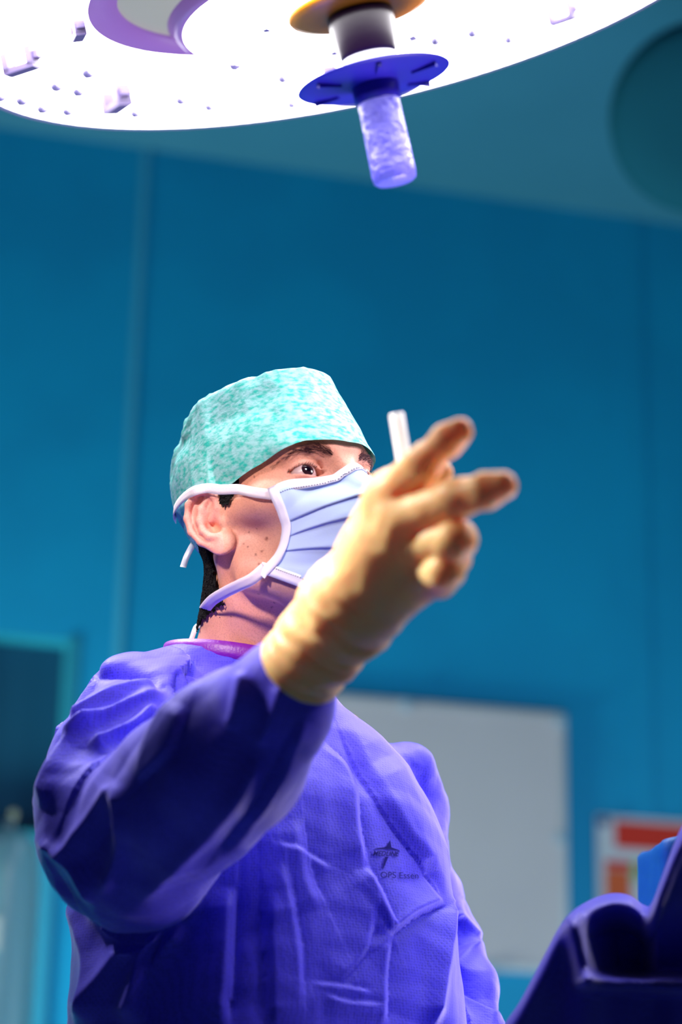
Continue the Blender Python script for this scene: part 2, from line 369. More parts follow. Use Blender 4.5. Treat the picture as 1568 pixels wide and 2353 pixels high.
for i in range(n):
    j = (i+1) % n; F.append((i*4, j*4, j*4+1, i*4+1))
lens = lpart('outer_lens', M['lampface'], V, F)
Fw = [(i*4+q, ((i+1) % n)*4+q, ((i+1) % n)*4+q+1, i*4+q+1) for i in range(n) for q in (1, 2)]
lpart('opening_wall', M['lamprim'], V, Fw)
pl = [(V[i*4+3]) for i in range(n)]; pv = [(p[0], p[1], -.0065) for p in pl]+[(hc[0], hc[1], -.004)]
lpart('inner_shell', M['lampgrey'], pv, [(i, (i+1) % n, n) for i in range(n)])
lpart('housing', M['lampshell'], *lathe([(RL-.004, .0), (RL, .001), (RL+.003, -.006), (RL-.004, -.03), (.2, -.06), (.06, -.075), (.0, -.075)], 128))
lpart('central_lens', M['lampface'], *lathe([(.145, .004), (.09, .006), (.0, .006)], 96))
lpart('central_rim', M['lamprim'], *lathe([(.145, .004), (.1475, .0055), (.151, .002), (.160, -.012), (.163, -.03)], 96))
lpart('flange', M['orange'], *lathe([(.0, .012), (.05, .012), (.058, .010), (.06, .007), (.058, .004)], 64))
lpart('hub_collar', M['plum'], *lathe([(.024, .010), (.027, .014), (.027, .020), (.0255, .034), (.0235, .047), (.0225, .050), (.0, .050)], 64))
lpart('mount_ring', M['white'], *lathe([(.022, .05), (.0232, .052), (.0232, .056), (.0225, .057), (.0225, .060), (.0232, .061), (.0225, .068), (.02, .07)], 64))
hd = lpart('sterile_handle', M['grip'], *lathe([(.0165, .066), (.0168, .075), (.0172, .09), (.0176, .11), (.0180, .135), (.0183, .148), (.0175, .1535), (.015, .1555), (0, .156)], 48))
g = lpart('guard', M['guard'], *lathe([(.016, .073), (.022, .0735), (.04, .0725), (.058, .0705), (.063, .0695), (.0638, .0688), (.063, .068), (.04, .070), (.0, .071)], 96)); g.parent = hd
V, F = lathe([(.0195, .072), (.0192, .080), (.0186, .087), (.0165, .088)], 48)
g = lpart('sleeve_neck', M['guard'], V, F); g.parent = hd
for k in range(6):
    a = k*PI/3+.4; T = np.eye(4); T[:3, 0] = (math.cos(a), math.sin(a), 0); T[:3, 1] = (-math.sin(a), math.cos(a), 0); T[:3, 3] = (.045*math.cos(a), .045*math.sin(a), .0735)
    Vr, Fr = box_vf((-.011, -.0016, -.002), (.011, .0016, .0012)); g = lpart('guard_rib', M['guard'], Vr, Fr, None, False, T); g.parent = hd
# clips on the lens
def clip_at(x, y, ang, sc=1.0):
    u, v = lamp_uv(x, y); T = np.eye(4); c, s = math.cos(ang)*sc, math.sin(ang)*sc
    T[:3, 0] = (c, s, 0); T[:3, 1] = (-s, c, 0); T[:3, 2] = (0, 0, sc); T[:3, 3] = (u, v, 0)
    mbx = MB()
    for lo, hi in (((-.012, -.006, 0), (-.007, .006, .014)), ((-.012, -.006, .011), (.012, .006, .015)), ((.007, -.006, 0), (.012, .006, .014)), ((.012, -.004, .004), (.016, .004, .009))): mbx.add(*box_vf(lo, hi))
    return lpart('lens_clip', M['lampclip'], np.concatenate(mbx.V), mbx.F, None, False, T)
for x, y, a, s in ((42, 118, .3, 1.15), (262, 205, .9, 1.25), (752, 160, 1.35, 1.1), (1287, 14, .4, 1.0), (176, 55, 1.2, .8)): clip_at(x, y, a, s)
for x, y in ((75, 215), (122, 234), (180, 240), (335, 245), (155, 182), (205, 194), (228, 151), (24, 206), (505, 230), (565, 134), (675, 165), (1027, 78), (1112, 60), (1195, 75), (975, 66), (795, 101), (640, 45), (695, 225), (440, 215)):
    u, v = lamp_uv(x, y); pts = [(u+.012*math.cos(t), v+.012*math.sin(t), .0035) for t in np.linspace(2.4, 4.3, 9)]
    lpart('lens_rim', M['lensrim'], *tube_vf(pts, [.0003, .0022, .0036, .0046, .0050, .0046, .0036, .0022, .0003], 8))
# yoke and ceiling arm
up0 = LC-LZ*.09
arm = [up0, up0+np.array([0, .02, .12]), np.array([up0[0]+.05, up0[1]+.15, CZ-.75]), np.array([up0[0]+.12, up0[1]+.3, CZ-.45]), np.array([up0[0]+.12, up0[1]+.3, CZ-.005])]
V, F = tube_vf(catmull(arm, 8)-LC, .032, 16); MB().add(V, F).build('support_arm', M['white'], lamp)
V, F = lathe([(0, 0), (.11, 0), (.11, -.04), (.05, -.07), (0, -.07)], 32); T = np.eye(4); T[:3, 3] = arm[-1]-LC+np.array([0, 0, .004]); MB().add(V, F, T).build('ceiling_mount', M['white'], lamp)
# second lamp head
SC = P(1628, 275, 4.0); sz = nrm(CAM-SC+np.array([.8, 0, -1.2])); sx = nrm(np.cross([0, 0, 1], sz)); sy = np.cross(sz, sx)
sat = empty('pendant_satellite_lamp', tuple(SC)); tag(sat, 'unlit dark teal round lamp head near the ceiling at the right edge', 'lamp', kind='thing')
SM = np.eye(4); SM[:3, 0] = sx; SM[:3, 1] = sy; SM[:3, 2] = sz
MB().add(*lathe([(.165, .0), (.178, -.005), (.175, -.04), (.13, -.085), (.05, -.105), (0, -.105)], 64), SM).build('housing', M['sat'], sat)
MB().add(*lathe([(.168, .0), (.160, .006), (.09, .012), (0, .012)], 64), SM).build('lamp_face', M['satface'], sat)
a0 = -sz*.1; V, F = tube_vf(catmull([a0, a0+np.array([.05, .05, .1]), np.array([.15, .1, CZ-SC[2]-.02]), np.array([.15, .1, CZ-SC[2]])], 8), .025, 12); MB().add(V, F).build('support_arm', M['sat'], sat)
# ------------------------------------------------------------------ head pose
def rot(yaw, pit, rol):
    fw = np.array([math.sin(yaw)*math.cos(pit), -math.cos(yaw)*math.cos(pit), math.sin(pit)]); lf = np.array([math.cos(yaw), math.sin(yaw), 0]); up = np.cross(fw, lf)
    l2 = math.cos(rol)*lf+math.sin(rol)*up; return np.stack([fw, l2, np.cross(fw, l2)], 1)
HM = rot(math.radians(36.8), math.radians(10.4), math.radians(6.6)); HT = P(644.8, 1210, 1.944)
def h2w(p): return np.asarray(p) @ HM.T + HT
def w2h(p): return (np.asarray(p)-HT) @ HM
TY = math.radians(38); TL = np.array([math.cos(TY), math.sin(TY), 0]); TF = np.array([math.sin(TY), -math.cos(TY), 0])
TO = P(600, 1640, 1.97); ZS = TO[2]-.034
NB = P(600, 1530, 1.985)              # neck base
EYE = np.array([.079, .032, .012])
def skull_sdf(x, y, z):
    ay = np.where(y > 0, y*(1+np.float32(.13)*sstep(-.02, .02, z)), -y); up = np.maximum(z-.03, 0); x = x+np.float32(.26)*up; ay = ay*(1+np.float32(.7)*up)
    d = ell(x, ay, z-.045, .098, .071, .083)
    d = smin(d, ell(x-.040, ay, z-.040, .064, .054, .058), .02)
    d = smin(d, ell(x-.045, ay, z+.035, .050, .050, .075), .03)
    d = smin(d, cone(x, ay, z, (.006, .057, .0), (.014, .048, -.055), .012, .012), .02)
    d = smin(d, cone(x, ay, z, (.014, .047, -.055), (.076, .020, -.092), .014, .016), .022)
    d = smin(d, cone(x, ay, z, (.084, 0, -.092), (.084, .01, -.092), .018, .018), .02)
    d = smin(d, cone(x, ay, z, (.066, .044, -.010), (.05, .055, -.006), .014, .012), .02)
    d = smin(d, cone(x, ay, z, (.05, .056, -.006), (.008, .066, .0), .010, .008), .015)
    d = smin(d, cone(x, ay, z, (.089, .012, .027), (.078, .038, .031), .011, .0115), .012)
    d = smin(d, cone(x, ay, z, (.096, 0, .014), (.116, 0, -.022), .007, .011), .013)
    d = smin(d, ell(x-.08, ay, z+.058, .022, .03, .028), .015)
    return d
def head_sdf(x, y, z):
    ay = np.abs(y); d = skull_sdf(x, y, z)
    d = smin(d, cone(x, ay, z, (.1015, 0, -.049), (.089, .023, -.051), .0048, .0022), .004)
    d = smin(d, cone(x, ay, z, (.1005, 0, -.0585), (.089, .021, -.053), .0052, .0022), .004)
    d = smax(d, -cone(x, ay, z, (.107, 0, -.0535), (.093, .022, -.0525), .0012, .0010), .002)
    d = smin(d, ell(x-.107, ay-.012, z+.024, .009, .008, .007), .006); d = smax(d, -cone(x, ay, z, (.110, .0065, -.034), (.108, .007, -.024), .0035, .003), .003)
    # sockets and lids
    d = smax(d, -(np.sqrt((x-.104)**2+(ay-.033)**2+(z-.0065)**2)-.0170), .012)
    yy = (ay-.0325); s = np.clip(yy/.0165, -1, 1); crv = 1-s*s; tilt = .06*yy
    d = smin(d, np.sqrt((x-.0785)**2+(ay-.032)**2+(z-.0085)**2)-.0135, .004)
    zu = .0085+tilt+.0058*crv-.0004; zl = .0085+tilt-.0046*crv+.0004
    d = smax(d, -np.maximum(np.maximum(z-zu, zl-z), .078-x), .0012)
    for t0, t1 in ((-.95, -.6), (-.6, -.2), (-.2, .2), (.2, .6), (.6, .98)):
        q = [(.0925-.006*t*t-.0015*t, .0325+.0175*t, (.0085+.001*t+.0092*(1-t*t)+.0014)) for t in (t0, t1)]
        d = smax(d, -cone(x, ay, z, q[0], q[1], .0011, .0011), .0025)
    # ear
    fl, ti = math.radians(30), math.radians(10)
    a0 = np.array([math.cos(fl), -math.sin(fl), 0]); b0 = np.array([0, 0, 1.0]); cc = np.array([math.sin(fl), math.cos(fl), 0])
    b = math.cos(ti)*b0-math.sin(ti)*a0; a = math.cos(ti)*a0+math.sin(ti)*b0
    dx, dy, dz = x-.010, ay-.0725, z+.005
    es = np.float32(1/.88); A = (dx*a[0]+dy*a[1]+dz*a[2])*es; B = (dx*b[0]+dy*b[1]+dz*b[2])*es; Cc = (dx*cc[0]+dy*cc[1]+dz*cc[2])*es
    e = ell(A+.014, B-.004, Cc+.001, .019, .030, .0038)
    e = smin(e, ell(A+.006, B+.025, Cc, .013, .012, .0048), .008)
    e = smin(e, ell(A+.006, B-.002, Cc+.010, .010, .020, .012), .006)
    def chain(e, pts, r, k):
        for p, q in zip(pts[:-1], pts[1:]): e = smin(e, cone(A, B, Cc, p, q, r, r), k)
        return e
    e = smax(e, -ell(A+.0095, B+.003, Cc-.004, .0088, .0125, .0085), .003)
    e = chain(e, [(-.010, .003, .001), (.001, .010, .003), (.003, .022, .004), (-.003, .031, .0045), (-.014, .0345, .0045), (-.025, .028, .0045), (-.0315, .015, .004), (-.0325, .0, .003), (-.027, -.014, .002), (-.018, -.024, .001)], .0033, .0025)
    e = chain(e, [(-.006, .024, .002), (-.015, .017, .0035), (-.0205, .006, .0045), (-.0205, -.005, .0045), (-.0165, -.0135, .004), (-.0085, -.0175, .0035)], .0030, .004)
    e = smin(e, ell(A-.001, B+.003, Cc-.001, .0045, .0075, .0045), .004)
    d = smin(d, e*.88, .005)
    return d
NBh = w2h(NB)
SHR = P(335, 1705, 1.90); SHL = TO+TL*.155+np.array([0, 0, -.02])
def neck_sdf(x, y, z):
    d = cone(x, y, z, (-.022, 0, -.02), NBh, .053, .056)
    d = smin(d, cone(x, y, z, (-.022, 0, -.06), NBh+w2h(HT-TF*.012), .044, .050), .02)
    for sd in (-1, 1):
        d = smin(d, cone(x, y, z, (-.012, sd*.054, -.03), tuple(w2h(NB+TF*.045+TL*sd*.018-np.array([0, 0, .02]))), .013, .010), .014)
    d = smin(d, cone(x, y, z, tuple(w2h(NB-TF*.02+np.array([0, 0, -.03]))), tuple(w2h(SHR)), .048, .035), .03)
    d = smin(d, cone(x, y, z, tuple(w2h(NB-TF*.02+np.array([0, 0, -.055]))), tuple(w2h(SHL)), .040, .032), .03)
    return d
lo, hi, h = (-.135, -.125, -.235), (.14, .12, .15), .0013
X, Y, Z = grid(lo, hi, h)
Fh = smin(head_sdf(X, Y, Z), neck_sdf(X, Y, Z), np.float32(.016))
Vh, Fc = nets(Fh, lo, h); del Fh
# the rest of the body under the clothes
HIP = np.array([TO[0], TO[1], 0]); 
WR = P(742, 1478, 1.575); EL = P(285, 1945, 1.75); SHD = P(315, 1690, 1.885)
ELL = P(1000, 2150, 2.09); WRL = P(1085, 2410, 1.98); SHDL = P(868, 1850, 2.075)
def body_sdf(x, y, z):
    c = TO; d = cone(x, y, z, NB-np.array([0, 0, .06]), c+np.array([0, 0, -.2]), .07, .105)
    d = smin(d, cone(x, y, z, c-TL*.06+np.array([0, 0, -.11]), c-TL*.045+np.array([0, 0, -.45]), .068, .080), .05)
    d = smin(d, cone(x, y, z, c+TL*.075+np.array([0, 0, -.11]), c+TL*.055+np.array([0, 0, -.45]), .070, .080), .05)
    for s, sh, el, wr in ((-1, SHD, EL, WR), (1, SHDL, ELL, WRL)):
        ra, rb, rc = (.042, .034, .022) if s < 0 else (.030, .018, .016)
        d = smin(d, cone(x, y, z, sh, el, ra, rb), .04); d = smin(d, cone(x, y, z, el, wr, rb, rc), .012)
        hp = c+TL*.09*s; hp = np.array([hp[0], hp[1], .93]); kn = hp*1.0; kn[2] = .5; an = hp*1.0; an[2] = .10
        d = smin(d, cone(x, y, z, hp, kn, .085, .055), .04); d = smin(d, cone(x, y, z, kn, an, .055, .038), .02)
    d = smin(d, ell(x-c[0], y-c[1], z-.98, .15, .12, .13), .05)
    return d
lo, hi, h = (-.5, 1.5, .02), (.5, 2.3, 1.58), .014
X, Y, Z = grid(lo, hi, h); Vb, Fb = nets(body_sdf(X, Y, Z), lo, h)
Vw = np.concatenate([h2w(Vh), Vb]); me = np_mesh('person', Vw, np.concatenate([Fc, Fb+len(Vh)]))
body = link_mesh('person', me, M['skin'])
tag(body, 'person in blue gown, mint cap and mask, raising a gloved hand with two fingers out', 'person', kind='thing')
# skin tone (own colour of the skin: stubble, ears, moles)
tone = np.tile(np.array([.80, .37, .27, 1.0]), (len(Vw), 1)); L = Vh
def paint(c, wgt):
    tone[:len(Vh), :3] = tone[:len(Vh), :3]*(1-wgt[:, None])+np.array(c)[None]*wgt[:, None]
ear = (np.abs(L[:, 1]) > .076) & (L[:, 0] < .02) & (L[:, 0] > -.05) & (L[:, 2] > -.05) & (L[:, 2] < .045)
paint((.86, .38, .34), ear*.7)
st = sstep(.0, -.02, L[:, 2]+.25*(L[:, 0]-.02))*sstep(.0, .03, L[:, 0])*sstep(-.135, -.115, L[:, 2])*(~ear)
paint((.50, .28, .25), st*.6)
ebs = sstep(.02, .012, np.abs(L[:, 2]-.0))*sstep(.03, .0, np.abs(np.abs(L[:, 1])-.034))*(L[:, 0] > .06)
paint((.62, .24, .24), ebs*.45)
hb = bvh_of(me)
for x, y, r in ((613, 1238, 4.2), (602, 1267, 2.2), (588, 1274, 2.0), (595, 1296, 3.0), (572, 1223, 1.7), (585, 1096, 1.8), (594, 1365, 2.6), (630, 1385, 2.0), (570, 1256, 1.5), (625, 1395, 1.6), (531, 1417, 1.4), (590, 1215, 1.3), (560, 1250, 1.2)):
    p = hit(hb, x, y)
    if p is None: continue
    dd = np.linalg.norm(Vw[:len(Vh)]-p, axis=1); paint((.20, .06, .06), sstep(r*.00042+.0006, r*.00025, dd)*.85)
at = me.color_attributes.new('tone', 'FLOAT_COLOR', 'POINT'); at.data.foreach_set('color', tone.astype(np.float32).ravel())
# eyes
gaze = nrm(HM @ np.array([1, -.20, .08]))
for s in (-1, 1):
    c = h2w((EYE[0]-.0003, s*EYE[1], .0085)); a = nrm(np.cross(gaze, [0, 0, 1])); b = np.cross(a, gaze); V, F, mi = [], [], []
    angs = [0, .10, .2, .27, .38, .49, .53, .7, 1.0, 1.4, 1.9, 2.5, PI]; nn = 40
    for t in angs:
        for k in range(nn): f = 2*PI*k/nn; V.append(c+.0120*((math.cos(t)+.02*(t < .5))*gaze+math.sin(t)*(math.cos(f)*a+math.sin(f)*b)))
    for j in range(len(angs)-1):
        for k in range(nn):
            k2 = (k+1) % nn; F.append((j*nn+k, (j+1)*nn+k, (j+1)*nn+k2, j*nn+k2)); mi.append(2 if angs[j+1] < .25 else (1 if angs[j+1] < .5 else 0))
    me_ = pyd('eye', V, F); o = link_mesh('eye', me_, [M['sclera'], M['iris'], M['pupil']], body); me_.polygons.foreach_set('material_index', mi)
# eyebrows and lashes: tapered hairs rooted on the skin
hairb = BVHTree.FromPolygons([Vector(v) for v in L], [tuple(f) for f in Fc.tolist()])
def surf(y, z, x0=.2):
    r = hairb.ray_cast(Vector((x0, y, z)), Vector((-1, 0, 0))); return np.array(r[0]), np.array(r[1])
def hair(mbx, p, d, n_, ln, r):
    pts = [p-n_*.0005, p+d*ln*.4+n_*.0010, p+d*ln*.75+n_*.0012, p+d*ln+n_*.0006]; V, F = tube_vf(h2w(np.array(pts)), [r, r*.9, r*.6, r*.1], 4); mbx.add(V, F)
for s in (-1, 1):
    mbx = MB()
    for k in range(300):
        t = random.random(); u = random.gauss(0, .38); u = max(-1, min(1, u)); ay = .013+.040*t; thick = .0050*(1-.45*max(0, t-.35)/.65)*(1 if t > .08 else .6)
        if random.random() < max(0, t-.45)*1.3: continue
        z = float(np.interp(ay, [.012, .020, .030, .038, .047, .054], [.0190, .0245, .0270, .0268, .0240, .0190]))+u*thick
        p, n_ = surf(s*ay, z); d = np.array([-.35, s*(.55+.6*t), .75-1.35*t+random.gauss(0, .15)]); d = nrm(d-n_*(d @ n_))
        hair(mbx, p, d, random.uniform(.006, .0095)*(1-.3*t), n_, random.uniform(.00012, .0002)) if False else hair(mbx, p, d, n_, random.uniform(.006, .0095)*(1-.3*t), random.uniform(.00010, .00018))
    mbx.build('eyebrow', M['brow'], body, False)
    mbx = MB()
    for k in range(60):
        t = -1+2*(k+random.random())/60; yy = .0155*t; z = .0085+.06*yy+.0058*(1-t*t)-.0003
        base = np.array([.0785+math.sqrt(max(1e-9, .0132**2-yy**2-(z-.0085)**2)), s*(.0325+yy), z]); d = nrm(np.array([1.0, s*t*.6, .45])); hair(mbx, base, d, np.array([0, 0, .2]), random.uniform(.0025, .0045), .00012)
    mbx.build('eyelashes', M['hair'], body, False)
# hair at the nape and sideburn: a shell lifted off the scalp
nz = noise(L*260)*.0045
sel = ((L[:, 0] < -.030+.25*np.maximum(0, L[:, 2]+.02)+nz) & (L[:, 2] > -.066+nz*1.5+.3*np.maximum(0, .05-np.abs(L[:, 1]))) & (L[:, 2] < .05) & (L[:, 0] > -.115)) & ~ear
sel |= (L[:, 2] > .0+nz) & (L[:, 2] < .06) & (L[:, 0] < .036+.35*(L[:, 2]-.02)+nz) & (L[:, 0] > -.04) & ~ear
sf = sel[Fc].all(1); used = np.unique(Fc[sf]); mp = np.full(len(L), -1); mp[used] = np.arange(len(used))
hn = normals_of(me)[:len(Vh)]
lift = (.0022+.0018*ridged(L[used]*np.array([300, 300, 90])))
link_mesh('hair', np_mesh('hair', h2w(L[used])+hn[used]*lift[:, None], mp[Fc[sf]]), M['hair'], body)
# ------------------------------------------------------------------ cap
def push_out(V, mind, it=4, neck=True):
    V = V.copy(); e = 1e-4
    for _ in range(it):
        f = (lambda q: skull_sdf(q[:, 0], q[:, 1], q[:, 2])) if not neck else (lambda q: smin(skull_sdf(q[:, 0], q[:, 1], q[:, 2]), neck_sdf(q[:, 0], q[:, 1], q[:, 2]), .016))
        d = f(V); g = np.stack([f(V+np.eye(3)[i]*e)-d for i in range(3)], 1); g /= np.maximum(np.linalg.norm(g, axis=1)[:, None], 1e-9)
        V += g*np.maximum(0, mind-d)[:, None]
    return V
NTH, NT = 220, 60
def cap_edge(th):      # height of the lower edge (head frame) round the head, th = 0 at the forehead
    c = (1-math.cos(th))/2; a = abs(math.atan2(math.sin(th), math.cos(th)))
    return float(np.interp(a, [0, .37, .78, 1.22, 1.5, 1.9, 2.2, 2.6, PI], [.0300, .0318, .0235, .0185, .0175, .010, .002, .000, .002]))
V = []
for i in range(NTH):
    th = 2*PI*i/NTH; dr = np.array([math.cos(th), math.sin(th), 0]); zb = cap_edge(th); cx = 0.0
    r = hairb.ray_cast(Vector((cx+.25*dr[0], .25*dr[1], zb)), Vector(-dr)); B = np.array(r[0]) if r[0] else np.array([.09*dr[0], .07*dr[1], zb])
    if abs(B[1]) > .074 and abs(th-PI/2) < 1.3 or abs(B[1]) > .074: B[1] = math.copysign(.0755, B[1])
    B = B+dr*.0035
    fr = max(0, math.cos(th)); bk = max(0, -math.cos(th))
    # rim of the crown and roof centre
    RX = .096 if math.cos(th) > 0 else .074; rim = np.array([-.016+RX*math.cos(th), (.053+.010*(math.sin(th) > 0))*math.sin(th), .120-.004*fr-.016*bk])
    top = np.array([-.024, 0, .140])
    mid = (B+rim)/2+dr*(.002*(1-fr)+.005*bk+.003*abs(math.sin(th)))
    for j in range(NT):
        t = j/(NT-1)
        if t < .62:
            s = t/.62; q = (1-s)**2*B+2*s*(1-s)*(2*mid-.5*(B+rim))+s*s*rim
        else:
            s = (t-.62)/.38; c2 = rim+dr*.0+np.array([-.14*(rim[0]+.016), -.12*rim[1], .012+.004*bk-.014*fr**3]); q = (1-s)**2*rim+2*s*(1-s)*c2+s*s*top
        V.append(q)
V = np.array(V); F = []
for i in range(NTH):
    i2 = (i+1) % NTH
    for j in range(NT-1): F.append((i*NT+j, i2*NT+j, i2*NT+j+1, i*NT+j+1))
V = push_out(V, .0045, 6, False)
capme = pyd('surgical_cap', V, F)
N_ = normals_of(capme); tt = np.tile(np.arange(NT)/(NT-1), NTH); cb = sstep(.02, -.08, V[:, 0])
wr = .0012*ridged(V*np.array([40, 40, 25]))*sstep(.05, .3, tt)+.0030*ridged(V*np.array([60, 60, 22])+3)*sstep(.45, .62, tt)*(.35+.9*cb)+.0030*ridged(V*np.array([25, 90, 60])+9)*cb*sstep(.2, .5, tt)
set_verts(capme, h2w(V+N_*wr[:, None]))
cap = link_mesh('surgical_cap', capme, M['capf'], body); cap['label'] = 'mint green mottled disposable surgical cap'
# ------------------------------------------------------------------ mask
def lerp(a, b, t): return np.asarray(a)*(1-t)+np.asarray(b)*t
KE = catmull([(.0690, .0645, -.0045), (.0690, .0590, -.0235), (.0650, .0530, -.039), (.0565, .0545, -.054), (.0365, .0620, -.066)], 10)   # side edge
CE = catmull([(.1055, 0, .005), (.127, 0, -.024), (.131, 0, -.050), (.120, 0, -.086), (.088, 0, -.119)], 10)             # centre line
def curve_at(Cv, t):
    f = t*(len(Cv)-1); i = min(int(f), len(Cv)-2); return lerp(Cv[i], Cv[i+1], f-i)
rows = []   # (k, c, off)
def panel(k0, c0, k1, c1, o0, o1, n):
    for j in range(n): s = j/(n-1); rows.append((k0+(k1-k0)*s, c0+(c1-c0)*s, o0+(o1-o0)*s**1.5))
panel(0, 0, .43, .29, 0, .0046, 16); panel(.42, .272, .415, .262, .003, .0004, 3)
panel(.42, .268, .60, .50, .0004, .0048, 14); panel(.59, .485, .585, .475, .003, .0004, 3)
panel(.585, .48, .76, .72, .0004, .0046, 14); panel(.75, .705, .745, .695, .003, .0004, 3)
panel(.745, .70, 1, 1, .0004, .001, 16)
NU = 90; V = []
for k, c, off in rows:
    K = curve_at(KE, k); C = curve_at(CE, c); pw = .82+1.33*min(1, c*3)
    for i in range(NU+1):
        u = -1+2*i/NU; a = abs(u); f = 1-a**pw if pw else 1-a
        x = K[0]+(C[0]-K[0])*f; zz = K[2]+(C[2]-K[2])*(1-a**(.60+1.06*min(1, c*2))); yv = math.copysign(K[1]*a**(1.0 if c > .2 else 1.0), u)
        fade = min(1, (1-a)*7); V.append((x+off*fade*(.4+.6*f), yv*(1+off*fade*4*a), zz))
V = np.array(V)
V = push_out(V, .0035)
nr = len(rows); G_ = V.reshape(nr, NU+1, 3)
for it_ in range(12): G_[:, 1:-1] = .5*G_[:, 1:-1]+.25*(G_[:, :-2]+G_[:, 2:])
V = push_out(G_.reshape(-1, 3), .002)
V[:, 0] += .0012*noise(V*38+2)+.0010*ridged(V*np.array([20, 30, 60])+5); F = []
nr = len(rows)
for j in range(nr-1):
    for i in range(NU): F.append((j*(NU+1)+i, (j+1)*(NU+1)+i, (j+1)*(NU+1)+i+1, j*(NU+1)+i+1))
def w_mask(name, V, F, m, par): return link_mesh(name, pyd(name, h2w(V), F), m, par)
mask = w_mask('face_mask', V, F, M['mask'], body); mask['label'] = 'pleated pale blue face mask with white bindings'
sm = mask.modifiers.new('s', 'SOLIDIFY'); sm.thickness = .0009; sm.offset = 0
MV = V.reshape(nr, NU+1, 3)
gu = np.gradient(MV, axis=1); gv = np.gradient(MV, axis=0); MN = np.cross(gu, gv); MN /= np.maximum(np.linalg.norm(MN, axis=2)[:, :, None], 1e-9)
sg_ = np.sign((MN*np.stack([np.full(MV.shape[:2], 1.0), np.sign(MV[:, :, 1])*1.2, np.zeros(MV.shape[:2])], 2)).sum(2)); MN *= np.where(sg_ == 0, 1, sg_)[:, :, None]
MN = (MN+np.roll(MN, 1, 1)*0)
def strip_on(name, path, inward, wid, lift, m, par, nin):
    """flat band laid along a path on the mask"""
    path = np.array(path); t = np.gradient(path, axis=0); t /= np.linalg.norm(t, axis=1)[:, None]; wdir = np.array(inward); wdir = wdir-t*(wdir*t).sum(1)[:, None]; wdir /= np.linalg.norm(wdir, axis=1)[:, None]
    nor = np.cross(t, wdir); sgn = np.sign((nor*nin).sum(1)); nor *= np.where(sgn == 0, 1, sgn)[:, None]
    V, F = ribbon_vf(path+wdir*wid*.9+nor*lift, wdir, wid, nor, .0003); return w_mask(name, V, F, m, par)
top = MV[0]; bot = MV[-1]
strip_on('top_binding', top, MV[6]-MV[0], .0048, .0012, M['maskband'], mask, MN[4])
strip_on('bottom_binding', bot, MV[-7]-MV[-1], .0048, .0012, M['maskband'], mask, MN[-4])
for i0, i1, i2 in ((0, 5, 2), (NU, NU-5, NU-2)):
    rr = [j for j in range(nr) if j in (0, nr-1) or rows[j][2] == 0 or j % 3 == 0]
    pth = MV[:, i0]; kk = np.array([r[0] for r in rows]); o_ = np.argsort(kk, kind='stable'); kk = kk[o_]+np.arange(nr)*1e-9
    res = lambda A: np.stack([np.interp(np.linspace(0, 1, 30), kk, A[o_][:, c]) for c in range(3)], 1)
    strip_on('side_binding', res(pth), res(MV[:, i1])-res(pth), .0042, .0022, M['maskband'], mask, res(MN[:, i2]))
def stitches(path, inward, d, nin):
    mbx = MB(); seg = 0; path = np.array(path); L_ = np.concatenate([[0], np.cumsum(np.linalg.norm(np.diff(path, axis=0), axis=1))])
    for q in np.arange(.004, L_[-1]-.004, .0022):
        i = np.searchsorted(L_, q)-1; f = (q-L_[i])/(L_[i+1]-L_[i]); p = lerp(path[i], path[i+1], f); t = nrm(path[i+1]-path[i]); w_ = np.asarray(inward[i]); w_ = nrm(w_-t*(w_ @ t)); n_ = np.cross(t, w_)
        if n_ @ nin[i] < 0: n_ = -n_
        c = p+w_*d+n_*.0018; T = np.eye(4); T[:3, 0] = t; T[:3, 1] = w_; T[:3, 2] = n_; T[:3, 3] = c; mbx.add(*box_vf((-.0006, -.00035, -.0003), (.0006, .00035, .0003)), T)
    V = np.concatenate(mbx.V); return w_mask('stitching', V, mbx.F, M['stitch'], mask)
stitches(top, MV[6]-MV[0], .0078, MN[4]); stitches(bot, MV[-7]-MV[-1], .0072, MN[-4])
# straps
hb2 = bvh_of(me, capme)
def strap(name, pix, wpx, lift=.0025, m='strap', smooth_d=True, wdirs=None):
    pts = []; smooth_d = False
    for q in pix:
        if len(q) == 3 and q[2] is not None: pts.append(P(*q))
        else:
            p = hit(hb2, q[0], q[1], lift); pts.append(p if p is not None else P(q[0], q[1], proj(pts[-1])[2]+.02))
    if name == 'head_strap':
        pd = [proj(p_) for p_ in pts]; dd = np.array([q[2] for q in pd]); dm = dd.copy()
        for k_ in range(1, len(dd)-1): dm[k_] = min(dd[k_-1]*.5+dd[k_+1]*.5, dd[k_])
        pts = [P(q[0], q[1], d_) for q, d_ in zip(pd, dm)]
    c = catmull(pts, 8); t = np.gradient(c, axis=0); t /= np.linalg.norm(t, axis=1)[:, None]
    toc = CAM-c; toc /= np.linalg.norm(toc, axis=1)[:, None]; ax = HT-c; out = -(ax/np.linalg.norm(ax, axis=1)[:, None]); nor = out+.6*toc; nor -= t*(nor*t).sum(1)[:, None]; nor /= np.linalg.norm(nor, axis=1)[:, None]
    V, F = ribbon_vf(c, np.cross(t, nor), wpx/2/2600, nor, .0005); return link_mesh(name, pyd(name, V, F), M[m], mask)
MC = lambda k, s=-1: h2w(np.array([curve_at(KE, k)[0], s*curve_at(KE, k)[1], curve_at(KE, k)[2]]))
mc0 = proj(MC(.03)); mc1 = proj(MC(.97))
strap('head_strap', [(mc0[0]+6, mc0[1]+4, mc0[2]-.002), (590, 1136), (555, 1131), (515, 1128), (475, 1128), (446, 1134), (424, 1149), (409, 1172), (405, 1192, 2.0)], 23, .004)
